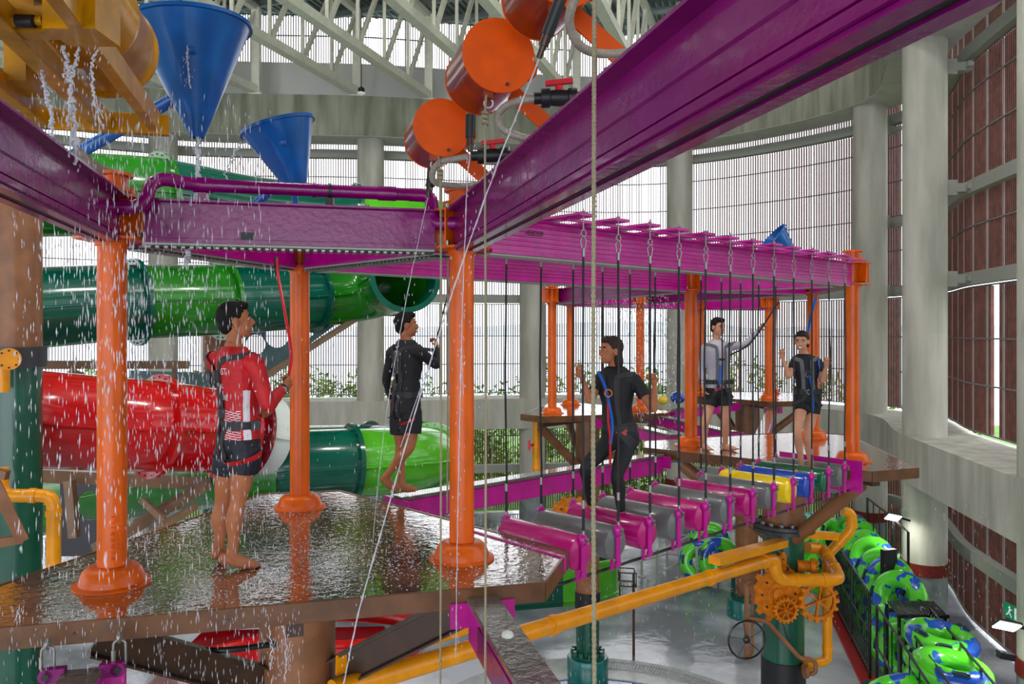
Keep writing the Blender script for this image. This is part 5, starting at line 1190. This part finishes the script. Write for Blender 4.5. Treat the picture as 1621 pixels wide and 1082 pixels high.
    bot, bs2 = remesh(mb, 'leggings' if cfg.get('leggings') else 'shorts', cfg['bottom'], root, vox, 2)
    # hair
    hs = s*cfg.get('hs', 1.09); Q = lambda x, y, z: J['head']+R@Vector((x, y, z))*hs
    mb = MB(); mb.ball(Q(0, -.024, .040), (.081*hs, .094*hs, .090*hs), 22, 14, R)
    mb.ball(Q(0, -.058, -.012), (.064*hs, .052*hs, .062*hs), 16, 10, R)
    mb.ball(Q(0, .035, .092), (.058*hs, .050*hs, .032*hs), 16, 8, R)
    for x, y, z, r1 in cfg.get('hair', []): mb.ball(Q(x, y, z), (r1[0]*hs, r1[1]*hs, r1[2]*hs), 12, 8, R)
    remesh(mb, 'hair', cfg.get('hairm', 'hair_black'), root, min(vox, .006), 1)
    # face
    for q in (-1, 1):
        e = MB(); e.ball(Q(.031*q, .071, .010), (.012*hs, .010*hs, .0055*hs), 12, 8, R); ew = e.build('eye', 'eye_white', root)
        e = MB(); e.ball(Q(.031*q, .079, .010), (.0065*hs, .004*hs, .0055*hs), 10, 6, R); e.build('iris', 'eye_dark', ew)
        e = MB(); e.tube([Q(.016*q, .087, .030), Q(.032*q, .084, .035), Q(.048*q, .072, .029)], .0042*hs, 6); e.build('eyebrow', 'hair_black', root)
    e = MB()
    if cfg.get('smile'):
        w_ = cfg['smile']; e.ball(Q(0, .083, -.056), (.024*hs, .008*hs, (.007+.007*w_)*hs), 12, 8, R); lp_ = e.build('mouth', 'lips', root)
        e = MB(); e.ball(Q(0, .089, -.054), (.019*hs, .006*hs, (.0045+.003*w_)*hs), 12, 6, R); e.build('teeth', 'teeth', lp_)
    else: e.ball(Q(0, .086, -.058), (.019*hs, .006*hs, .007*hs), 12, 6, R); e.build('mouth', 'lips', root)
    # straps thrown over the clothes
    def cast(a, t, rad=.5, tgt=None):
        a = math.radians(a); v = fy*math.cos(a)+rt_*math.sin(a); c = A(min(t, 1.0) if tgt is None else tgt)
        src = A(min(t, 1.0))+v*rad+Vector((0, 0, max(0, t-1)*.6*s)); dr = (c-src).normalized(); best = None
        for bv in (bs1, bs2):
            h = bv.ray_cast(src, dr)
            if h[0] is not None and (best is None or (h[0]-src).length < (best-src).length): best = h[0]
        return (best if best is not None else c+v*.15)-dr*.006
    def strap(pts, w_, m, name='harness_strap', th=.004):
        P = []
        for (a0, b0), (a1, b1) in zip([p[:2] for p in pts], [p[:2] for p in pts[1:]]):
            for k in range(6): f_ = k/6; P.append((a0+(a1-a0)*f_, b0+(b1-b0)*f_))
        P.append(pts[-1][:2]); C3 = [cast(a, t, tgt=min(t, .85)) for a, t in P]
        for _ in range(2): C3 = [C3[0]]+[(C3[i-1]+C3[i]*2+C3[i+1])/4 for i in range(1, len(C3)-1)]+[C3[-1]]
        b = MB(); n = len(C3)
        for i, p in enumerate(C3):
            t = (C3[min(i+1, n-1)]-C3[max(i-1, 0)]).normalized(); out = (p-A(min(.85, max(0, P[i][1])))); out = (out-t*out.dot(t)).normalized(); sd = t.cross(out)
            for x, y in ((-1, -1), (1, -1), (1, 1), (-1, 1)): b.v.append(p+sd*x*w_/2+out*(y*th/2+.002))
        for i in range(n-1):
            for k in range(4): b.f.append([i*4+k, i*4+(k+1) % 4, i*4+4+(k+1) % 4, i*4+4+k]); b.mi.append(0)
        b.f.append([0, 1, 2, 3]); b.f.append([4*(n-1)+k for k in (3, 2, 1, 0)]); b.mi += [0, 0]
        b.build(name, m, root, smooth=False)
    cfg['straps'](strap, cast, root, A, rt_, fy, J, bs1, s)
    return root
def harness_back(strap, cast, root, g1='webbing_black', o_=0):
    strap([(195+o_, .30), (200+o_, .62), (208+o_, .86), (218+o_, 1.04), (300, 1.1), (335, .85)], .038, g1); strap([(165+o_, .30), (160+o_, .62), (152+o_*.6, .86), (142, 1.04), (60, 1.1), (25, .85)], .038, g1)
    strap([(a, .17) for a in range(0, 361, 20)], .05, 'webbing_black', 'waist_belt')
    strap([(200+o_, .70), (160+o_, .70)], .03, g1, 'back_bridge'); strap([(203+o_, .52), (195+o_, .22)], .05, g1); strap([(157+o_, .52), (165+o_, .22)], .05, g1)
    strap([(205, .20), (190, -.02), (215, -.22), (262, -.24)], .045, 'webbing_black', 'leg_loop'); strap([(155, .20), (170, -.02), (150, -.22), (100, -.22)], .045, 'webbing_black', 'leg_loop')
    for a, t in ((180, .30), (180, .72), (120, .17), (75, .17)):
        p = cast(a, t); b = MB(); b.box(p, (.06, .035, .06), (0, 0, .6)); b.build('buckle', 'dark_steel', root)
def harness_front(strap, cast, root, g1='webbing_grey'):
    strap([(-28, .16), (-25, .5), (-24, .8), (-30, 1.0), (-60, 1.12), (-150, 1.0)], .042, g1); strap([(28, .16), (25, .5), (24, .8), (30, 1.0), (60, 1.12), (150, 1.0)], .042, g1)
    strap([(-25, .62), (25, .62)], .03, 'webbing_black', 'chest_strap'); strap([(a, .14) for a in range(0, 361, 20)], .055, 'webbing_black', 'waist_belt')
    strap([(-15, .14), (-30, -.04), (-60, -.2), (-110, -.25)], .045, 'webbing_black', 'leg_loop'); strap([(15, .14), (30, -.04), (60, -.2), (110, -.25)], .045, 'webbing_black', 'leg_loop')
    p = cast(0, .14); b = MB(); b.torus(p, .024, .006, (0, 1, 0), 16, 6); b.build('belly_ring', 'steel', root)
    for a in (-70, 70, 40): p = cast(a, .14); b = MB(); b.box(p, (.05, .05, .06)); b.build('buckle', 'webbing_black', root)
def project_text(txt, size, a, t, m, root, A, rt_, fy, bv, face=-1, name='printed_word'):
    v = (fy*math.cos(math.radians(a))+rt_*math.sin(math.radians(a))); up = Vector((0, 0, 1)); x = up.cross(v).normalized()
    c = A(t)+v*.4; o = text_mesh(txt, size, .0, name, m, frame_mat(c, x, up), root); me = o.data; inv = MW[root.name].inverted()
    bm = bmesh.new(); bm.from_mesh(me); bmesh.ops.triangulate(bm, faces=bm.faces[:]); bmesh.ops.subdivide_edges(bm, edges=[e for e in bm.edges if e.calc_length() > size*.12], cuts=2); 
    for q in bm.verts:
        wco = MW[root.name]@q.co; h = bv.ray_cast(wco, -v)
        if h[0] is not None: q.co = inv@(h[0]+v*.0035)
    bm.to_mesh(me); bm.free()
# 1 -- man in the red shirt
def st1(strap, cast, root, A, rt_, fy, J, bv, s):
    harness_back(strap, cast, root, o_=24)
    strap([(185, -.20), (140, -.26), (100, -.22), (60, -.14)], .05, 'webbing_red', 'red_leg_loop')
    project_text('HAST', .06, 163, .76, 'cloth_white', root, A, rt_, fy, bv); project_text('ALL', .045, 172, .60, 'cloth_white', root, A, rt_, fy, bv); project_text('SERE', .05, 168, .47, 'cloth_white', root, A, rt_, fy, bv)
    b = MB(); q = J['rwr']; dr = (J['rhand']-q).normalized(); b.lathe([(.034, -.012), (.036, .012)], q-dr*.012, dr, 18); w_ = b.build('wrist_watch', 'black_gloss', root); b = MB(); b.lathe([(.02, 0), (.018, .008)], q-dr*.012+Vector((.02, -.028, .0)), (.5, -.8, 0), 16); b.build('watch_face', 'steel', w_)
    for k, pts in enumerate([[(205, .75), (208, .4), (215, .1), (215, -.1)]]): strap(pts, .03, 'webbing_black', 'hanging_strap', .01)
def fn1(c, A, rt_, fy, J):
    v = c-A(.4); a = math.degrees(math.atan2(v.dot(rt_), v.dot(fy))); z = (c.z-J['pel'].z)/(J['neck'].z-J['pel'].z)
    if 86 < a < 103 and z < .56 and abs(v.dot(rt_)) < .26 and c.z < J['rsh'].z-.1 and (c-J['rel']).length > .1: return 1
    if z < .33 and 108 <= a < 180 and math.sin(c.z*420+c.x*60) > .45: return 1
    return 0
person(dict(d=5.2, ground=PZ, label='man in a red and white long-sleeved shirt seen from behind under the water spray', s=1.0, vox=.0055, skin='skin_tan', fwd=Vector((.78, .62, 0)), hfwd=Vector((.93, .36, 0)), tilt=.12,
    J=dict(head=(374, 509, .02), neck=(371, 553), pel=(379, 694), rsh=(403, 576, -.13), rel=(424, 640, -.12), rwr=(449, 614, .06), rhand=(462, 600, .14), lsh=(342, 572, .14), lel=(396, 640, .28), lwr=(418, 655, .22), lhand=(430, 650, .18),
           rhip=(389, 714, -.07), rkn=(377, 795, -.06), ran=(367, 878, -.06), rtoe=(411, 897, -.02), lhip=(364, 714, .08), lkn=(352, 798, .12), lan=(346, 868, .10), ltoe=(366, 884, .34)),
    hands=dict(r=(Vector((-.5, .6, .2)), 1, 62), l=(Vector((0, -.5, .6)), 1, 45)), shirt='cloth_red', shirt_ms=['cloth_red', 'cloth_white'], shirt_fn=fn1, bottom='cloth_navy', cut=.40, flare=.012, hem=-.02, straps=st1))
def st2(strap, cast, root, A, rt_, fy, J, bv, s):
    harness_back(strap, cast, root, 'webbing_black'); strap([(170, -.28), (130, -.30), (95, -.20)], .05, 'webbing_red', 'red_leg_loop')
    strap([(195, .50), (197, .90)], .055, 'webbing_grey', 'padded_strap'); strap([(165, .50), (163, .90)], .055, 'webbing_grey', 'padded_strap')
person(dict(d=7.69, ground=PZ-.04, label='man in black balancing barefoot on the magenta beam with his back turned', s=1.0, skin='skin_tan', fwd=Vector((.72, .69, 0)), hfwd=Vector((.97, .2, 0)), tilt=.04, arm=.98,
    J=dict(head=(644, 515), neck=(643, 541), pel=(642, 640), rsh=(662, 556, -.13), rel=(691, 577, .0), rwr=(691, 550, .12), rhand=(690, 534, .16), lsh=(621, 558, .14), lel=(612, 600, .2), lwr=(619, 630, .30), lhand=(624, 643, .33),
           rhip=(652, 653, -.06), rkn=(649, 706, -.10), ran=(610, 755, -.03), rtoe=(629, 780, .02), lhip=(633, 653, .08), lkn=(634, 706, .10), lan=(636, 766, .02), ltoe=(662, 776, .05)),
    hands=dict(r=(Vector((-.4, .2, .1)), 1, 62), l=(Vector((.5, -.2, 0)), 1, 30)), shirt='cloth_black', bottom='cloth_black', cut=.62, flare=.014, hem=-.05, straps=st2))
# 3 -- woman in leggings
def st3(strap, cast, root, A, rt_, fy, J, bv, s):
    strap([(-25, .16), (-22, .5), (-24, .8), (-30, 1.0), (-60, 1.12), (-150, 1.0)], .038, 'webbing_black'); strap([(28, .16), (25, .5), (24, .8), (30, 1.0), (60, 1.12), (150, 1.0)], .038, 'webbing_black')
    strap([(a, .10) for a in range(0, 361, 20)], .05, 'webbing_black', 'waist_belt'); strap([(-15, .10), (-60, -.2), (-110, -.25)], .04, 'webbing_black', 'leg_loop'); strap([(-10, .08), (-45, .05)], .05, 'webbing_red', 'red_belt_piece')
    strap([(-20, .10), (-70, -.12), (-120, -.22)], .045, 'webbing_black', 'leg_loop'); strap([(-30, .12), (-60, .16), (-95, .12)], .055, 'webbing_black', 'belt_pad')
    b = MB(); p = [W(947, 588, 6.1), W(958, 612, 6.15), W(964, 640, 6.2), W(969, 672, 6.22), W(966, 702, 6.25)]; pp = smooth_path(p, 5); 
    b.tube(pp, .017, 8, flat=.3); b.build('blue_lanyard', 'webbing_blue', root); b = MB(); b.torus(W(963, 622, 6.12), .028, .005, (0, 1, 0), 18, 6); b.build('brass_ring', 'gear_orange', root)
    b = MB(); b.tube(smooth_path([W(963, 630, 6.2), W(963, 665, 6.22), W(966, 690, 6.24), W(966, 735, 6.28)], 5), .010, 8); b.build('red_cord', 'webbing_red', root)
person(dict(d=6.5, ground=CH-1.5, label='smiling woman in black leggings standing on the rollers and holding two ropes', s=.93, wm=.93, skin='skin_tan', fwd=Vector((-.50, -.86, 0)), hfwd=Vector((-.90, -.42, 0)), tilt=.05, smile=.6, short=True, leggings=True, waist=.9, hip=1.02, arm=.9, leg=.98,
    J=dict(head=(966, 556, -.03), neck=(974, 583), pel=(982, 686), rsh=(950, 600, .02), rel=(934, 634, -.12), rwr=(921, 596, -.1), rhand=(913, 576, -.12), lsh=(1005, 602, -.06), lel=(1034, 648, -.16), lwr=(1036, 606, -.22), lhand=(1028, 586, -.26),
           rhip=(968, 694, .02), rkn=(928, 740, -.10), ran=(936, 800, .12), rtoe=(948, 822, .0), lhip=(995, 694, -.02), lkn=(977, 752, -.14), lan=(984, 812, -.08), ltoe=(978, 836, -.24)),
    hands=dict(r=(Vector((.3, -.6, 0)), 1, 62), l=(Vector((-.3, -.6, 0)), 1, 62)), shirt='cloth_black', bottom='cloth_black', hem=-.06, straps=st3, hairm='hair_wet', hair=[(.052, -.05, -.06, (.03, .04, .075)), (-.052, -.05, -.06, (.03, .04, .075)), (0, -.085, -.08, (.055, .035, .075)), (.03, -.08, -.12, (.03, .03, .05))]))
def st4(strap, cast, root, A, rt_, fy, J, bv, s):
    harness_front(strap, cast, root); strap([(5, .02), (40, -.02)], .04, 'webbing_red', 'red_belt_piece')
    p = cast(8, .5); b = MB(); b.tube([p, p+Vector((.0, 0, -.12)), p+Vector((-.01, 0, -.26))], .016, 8); b.build('blue_lanyard', 'webbing_blue', root)
person(dict(d=10.34, ground=PZ, label='man in a grey long-sleeved shirt and black shorts raising one arm to a rope', s=.98, vox=.008, skin='skin_light', fwd=Vector((.12, -.99, 0)), hfwd=Vector((.45, -.9, 0)), tilt=-.08, smile=.3,
    J=dict(head=(1137, 518, -.02), neck=(1135, 540), pel=(1137, 614), rsh=(1117, 551), rel=(1111, 583, .02), rwr=(1112, 608, -.04), rhand=(1115, 620, -.06), lsh=(1152, 549), lel=(1180, 545, .0), lwr=(1202, 522, .05), lhand=(1210, 511, .05),
           rhip=(1128, 624, .02), rkn=(1117, 667, -.05), ran=(1114, 703, .03), rtoe=(1126, 712, -.14), lhip=(1147, 624), lkn=(1149, 667, -.04), lan=(1148, 704, .02), ltoe=(1168, 711, -.10)),
    hands=dict(r=(Vector((.5, -.4, 0)), 1, 25), l=(Vector((.2, -.6, -.2)), 1, 60)), shirt='cloth_grey', bottom='cloth_black', cut=.42, flare=.01, hem=-.04, straps=st4))
def st5(strap, cast, root, A, rt_, fy, J, bv, s):
    harness_front(strap, cast, root); p = cast(-5, .55); b = MB(); b.tube(smooth_path([p, p+Vector((.02, -.03, -.14)), p+Vector((.04, -.03, -.34)), p+Vector((.03, 0, -.44))], 5), .018, 8, flat=.4); b.build('blue_lanyard', 'webbing_blue', root)
    strap([(-80, .30), (-60, .85), (-75, 1.02)], .05, 'webbing_blue', 'blue_strap'); b = MB(); b.torus(p, .03, .005, (.2, 1, 0), 18, 6); b.build('carabiner', 'steel', root)
    b = MB(); b.box(cast(75, .16)+Vector((.04, 0, 0)), (.12, .03, .05), (0, .4, 0)); b.build('loose_strap_end', 'webbing_black', root)
person(dict(d=8.72, ground=CH-1.5, label='laughing woman in black shorts at the far end of the rollers holding ropes', s=.9, wm=.92, vox=.0075, skin='skin_light', fwd=Vector((-.18, -.98, 0)), hfwd=Vector((-.5, -.86, 0)), tilt=-.10, smile=1.4, short=True, waist=.9, hip=1.02, arm=.88, leg=.96,
    J=dict(head=(1269, 541, -.05), neck=(1273, 562), pel=(1278, 628), rsh=(1259, 573), rel=(1249, 595, -.14), rwr=(1239, 566, -.14), rhand=(1233, 550, -.16), lsh=(1295, 574), lel=(1302, 603, -.12), lwr=(1308, 578, -.2), lhand=(1312, 562, -.24),
           rhip=(1270, 638, -.02), rkn=(1262, 682, -.20), ran=(1269, 737, -.02), rtoe=(1259, 748, -.17), lhip=(1287, 638), lkn=(1279, 690, -.02), lan=(1284, 740, .12), ltoe=(1287, 751, -.04)),
    hands=dict(r=(Vector((.3, -.6, 0)), 1, 62), l=(Vector((-.3, -.6, 0)), 1, 62)), shirt='cloth_black', bottom='cloth_black', cut=.30, flare=.01, hem=-.06, straps=st5, hairm='hair_wet', hair=[(.055, -.05, -.03, (.022, .03, .04)), (-.055, -.05, -.03, (.022, .03, .04)), (0, -.11, .01, (.035, .035, .035))]))
# ---------------------------------------------------------------- falling water
m = mat('water_white', (226, 226, 236), .12, trans=.5, ior=1.33, spec=.8)
m2 = mat('water_clear', (225, 232, 238), .05, trans=.75, ior=1.33, spec=1)
def drop(b, p, L, r, v=Vector((0, 0, -1))):
    v = v.normalized(); u = v.cross(Vector((.3, 1, .1))).normalized(); w_ = v.cross(u)
    b.add([p-v*L*.5, p+u*r-v*L*.05, p+w_*r-v*L*.05, p-u*r-v*L*.05, p-w_*r-v*L*.05, p+v*L*.5], [(0, 1, 2), (0, 2, 3), (0, 3, 4), (0, 4, 1), (5, 2, 1), (5, 3, 2), (5, 4, 3), (5, 1, 4)])
def rain(label, n, box, size, name='falling_water_drops', dens=None, v=(0, 0, -1)):
    b = MB(); x0, x1, y0, y1, d0, d1 = box; k = 0; R = random.Random(len(label)); tries = 0
    while k < n and tries < n*20:
        tries += 1; px = R.uniform(x0, x1); y = R.uniform(y0, y1); d = R.uniform(d0, d1)
        if dens and R.random() > dens(px, y): continue
        p = W(px, y, d)
        if p.z < PZ+.01 and inside_near(p): continue
        s = R.uniform(.5, 1.3); drop(b, p, size[0]*s*R.uniform(.7, 1.7), size[1]*s*.78, Vector((R.uniform(-.08, .08)+v[0], R.uniform(-.05, .05), -1))); k += 1
    o = b.build(name, 'water_white'); tag(o, label, 'water', kind='stuff'); return o
def inside_near(p):
    s = 0
    for i in range(6):
        a, c = nP[i], nP[(i+1) % 6]; cr_ = (c[0]-a[0])*(p.y-a[1])-(c[1]-a[1])*(p.x-a[0]); s += 1 if cr_ > 0 else -1
    return abs(s) == 6
def g1_(px, y, cx, cy, sx_, sy_): return math.exp(-((px-cx)/sx_)**2-((y-cy)/sy_)**2)
rain('dense shower of water drops pouring over the left orange post', 1900, (20, 430, 150, 930, 3.9, 4.75), (.042, .0042), dens=lambda x, y: min(1, .22+.9*g1_(x, y, 185, 420, 90, 260)+.6*g1_(x, y, 150, 250, 120, 90)))
rain('shower of water drops around the man in red and the brown pillar', 1000, (190, 440, 420, 900, 4.9, 6.6), (.036, .0040), dens=lambda x, y: min(1, .25+g1_(x, y, 335, 560, 40, 180)+.7*g1_(x, y, 355, 780, 45, 130)))
rain('loose water drops falling below the edge of the near platform', 420, (0, 480, 960, 1090, 4.0, 4.4), (.03, .0030))
rain('fine water drops scattered over the middle of the near platform', 260, (420, 760, 430, 900, 4.5, 6.6), (.02, .0024))
rain('fine rain over the wet floor beyond the rollers', 500, (860, 1330, 860, 1080, 12, 15.5), (.06, .0045))
rain('curtain of drops beside the distant orange post behind the woman in leggings', 420, (985, 1085, 470, 690, 13.6, 15), (.05, .010), dens=lambda x, y: min(1, .15+g1_(x, y, 1017, 560, 16, 160)+.8*g1_(x, y, 1062, 560, 18, 130)))
rain('curtain of drops in front of the distant purple beams', 330, (930, 1060, 465, 510, 13.5, 14.6), (.03, .009))
rain('drops falling along the louvres at the lower right', 240, (1400, 1600, 780, 1050, 9.5, 11.5), (.04, .004))
# pouring strands
def strand(label, pts, r, name='water_stream', kinks=.006, m='water_white', seg=8, n=10, br=0):
    P = smooth_path([W(*p) for p in pts], n); R = random.Random(len(label)+int(pts[0][0])); b = MB(); N = len(P)
    Q = [p+Vector((R.uniform(-1, 1), R.uniform(-1, 1), 0))*kinks for p in P]; Q = smooth_path(Q, 3)
    rr = [r*(.55+.75*abs(noise.noise(Vector((i*.31, r*900, pts[0][0]))))*1.6) for i in range(len(Q))]
    b.tube(Q, rr, seg)
    for k in range(br):                              # thinner side strands
        i0 = R.randrange(0, max(1, len(Q)-12)); i1 = min(len(Q), i0+R.randrange(8, 30)); o_ = Vector((R.uniform(-1, 1)*.03, R.uniform(-.02, .02), 0))
        b.tube([q+o_*((i-i0)/max(1, (i1-i0))) for i, q in enumerate(Q[i0:i1], i0)], r*.4, 6)
    for k in range(int(N*1.2)): q = R.choice(Q); drop(b, q+Vector((R.gauss(0, .02), R.gauss(0, .02), R.gauss(0, .04))), .02, .0025)
    o = b.build(name, m, ang=80); tag(o, label, 'water'); return o
strand('water pouring from the tip of the large blue funnel past the purple beam', [(312, 216, 5.3), (313, 260, 5.28), (312, 300, 5.1), (306, 350, 5.0), (299, 400, 4.95), (294, 420, 4.9)], .016, br=4, kinks=.008)
strand('forked stream of water falling from the yellow box', [(100, 74, 3.3), (106, 100, 3.3), (112, 125, 3.3), (113, 160, 3.35), (118, 190, 3.4), (120, 260, 3.5)], .009, br=6, kinks=.008)
strand('right branch of the forked stream under the yellow box', [(126, 76, 3.3), (120, 100, 3.3), (114, 122, 3.3), (110, 160, 3.3), (106, 200, 3.35)], .006, br=3)
strand('thin stream left of the yellow middle beam', [(64, 105, 3.6), (70, 130, 3.6), (76, 160, 3.62), (82, 190, 3.65), (80, 240, 3.7)], .010, br=3)
strand('thin stream dripping from the corner of the yellow box', [(155, 78, 3.3), (146, 100, 3.3), (147, 130, 3.3), (150, 160, 3.3), (164, 205, 3.4)], .005, br=3)
strand('water running down the front of the large blue funnel from its nozzle', [(297, 72, 4.95), (297, 100, 5.0), (301, 140, 5.08)], .005, kinks=.003)
strand('spray leaving the rim of the smaller tilted funnel', [(388, 224, 6.0), (374, 240, 5.95), (362, 262, 5.9), (356, 290, 5.9)], .006, kinks=.02, br=2)
strand('long straight water jet crossing in front of the centre post down to the bottom edge', [(853, 94, 3.25), (783, 272, 3.45), (719, 454, 3.6), (662, 636, 3.72), (612, 812, 3.8), (570, 960, 3.85), (540, 1100, 3.88)], .0042, br=2, kinks=.001)
strand('thin water jet from the nozzle by the purple elbow to the platform', [(677, 314, 4.6), (652, 430, 4.8), (630, 545, 4.95), (611, 660, 5.1), (598, 770, 5.2), (590, 860, 5.3)], .0026, br=0, kinks=.0008)
strand('wavy water jet running down in front of the centre orange post', [(744, 242, 4.05), (739, 300, 4.1), (733, 460, 4.2), (730, 560, 4.25), (727, 700, 4.3), (724, 860, 4.35), (722, 1000, 4.4), (721, 1040, 4.4)], .0035, br=1, kinks=.0018)
for k, (x, y0, y1, d, l) in enumerate([(28, 965, 1030, 4.2, 'leftmost'), (425, 990, 1060, 4.35, 'first right of the thick brown pillar edge'), (448, 990, 1078, 4.38, 'second on the thick brown pillar')]):
    strand('thin drip from the platform rim, '+l, [(x, y0, d), (x+5, (y0+y1)/2, d), (x+2, y1, d)], .004, br=2)
# splashes that dance on the deck
R = random.Random(3); b = MB(); k = 0
while k < 3200:
    px, y = R.uniform(60, 860), R.uniform(790, 985); X, d = ((px-CX)/F)*(1.56*F/(y-HY)), 1.56*F/(y-HY); p = Vector((X, d, PZ))
    if not inside_near(p): continue
    w_ = .12+g1_(px, y, 300, 860, 160, 60)+.9*g1_(px, y, 600, 880, 110, 40)+.7*g1_(px, y, 470, 800, 120, 20)+.4*g1_(px, y, 800, 880, 60, 40)
    if R.random() > w_: continue
    h = abs(R.gauss(0, .018)); b.ball(p+Vector((0, 0, .002+h)), (R.uniform(.002, .0075),)*2+(R.uniform(.0015, .004),), 6, 4); k += 1
o = b.build('splash_drops', 'water_white'); tag(o, 'splashing water drops dancing on the deck of the near platform', 'water', kind='stuff')
# ---------------------------------------------------------------- trees outside
mat('leaf', (128, 168, 58), .6, rgb2=(76, 120, 36), nscale=1.2, lo=.35, hi=.65); mat('bark', (96, 78, 60), .9)
def tree(label, seed, h):
    R = random.Random(seed); rt = thing('tree', label, 'tree', (0, 0, 0), 0, 'trees beyond the louvre wall')
    b = MB(); b.tube([(0, 0, 0), (.1, 0, h*.4), (0, .1, h*.8)], [.12, .09, .04], 8)
    for k in range(6): a = R.uniform(0, 6.3); z = h*R.uniform(.2, .6); b.tube([(0, 0, z), (math.cos(a)*.8, math.sin(a)*.8, z+.9)], [.05, .02], 6)
    b.build('trunk', 'bark', rt); b = MB()
    cl = [(R.gauss(0, .8), R.gauss(0, .6), R.uniform(.2, h-.5), R.uniform(.4, .75)) for _ in range(38)]
    for x, y, z, r in cl:
        for _ in range(75):
            v = Vector((R.gauss(0, 1), R.gauss(0, 1), R.gauss(0, 1))).normalized()*r*R.uniform(.5, 1.1); c = Vector((x, y, z))+v; u = Vector((R.gauss(0, 1), R.gauss(0, 1), R.gauss(0, 1))).normalized(); w_ = u.cross(Vector((R.gauss(0, 1), R.gauss(0, 1), R.gauss(0, 1)))).normalized(); s = R.uniform(.06, .11)
            b.add([c-u*s*1.6, c+w_*s*.6, c+u*s*1.6, c-w_*s*.6], [(0, 1, 2, 3)])
    b.build('foliage', 'leaf', rt, smooth=False); return rt
protos = [tree('t', 11, 6.8), tree('t', 12, 5.9), tree('t', 13, 6.5)]; index_children(); R = random.Random(5); used = [0, 0, 0]
spots = []; ORD = 'first second third fourth fifth sixth seventh eighth ninth tenth eleventh twelfth thirteenth fourteenth fifteenth sixteenth seventeenth'.split()
x = -19.5
while x < 17:
    spots.append((x+R.uniform(-.4, .4), 35.5+R.uniform(-1.5, 1.5))); x += 2.35
side_sp = [(14.6, 27.0), (16.4, 22.5), (16.2, 18.0)]
for i, (x, y) in enumerate(spots+side_sp):
    j = i % 3; o = protos[j] if not used[j] else dup(protos[j], (0, 0, 0)); used[j] = 1
    sc_ = R.uniform(.85, 1.05); o.location = (x, y, -.45); o.rotation_euler = (0, 0, R.uniform(0, 6)); o.scale = (1, 1, sc_)
    px = int(CX+F*x/y); o['label'] = 'leafy green tree outside, the '+ORD[i]+' from the left in the row beyond the louvres' if i < len(spots) else 'leafy green tree outside the brown louvres on the right, '+('farthest', 'middle', 'nearest')[i-len(spots)]
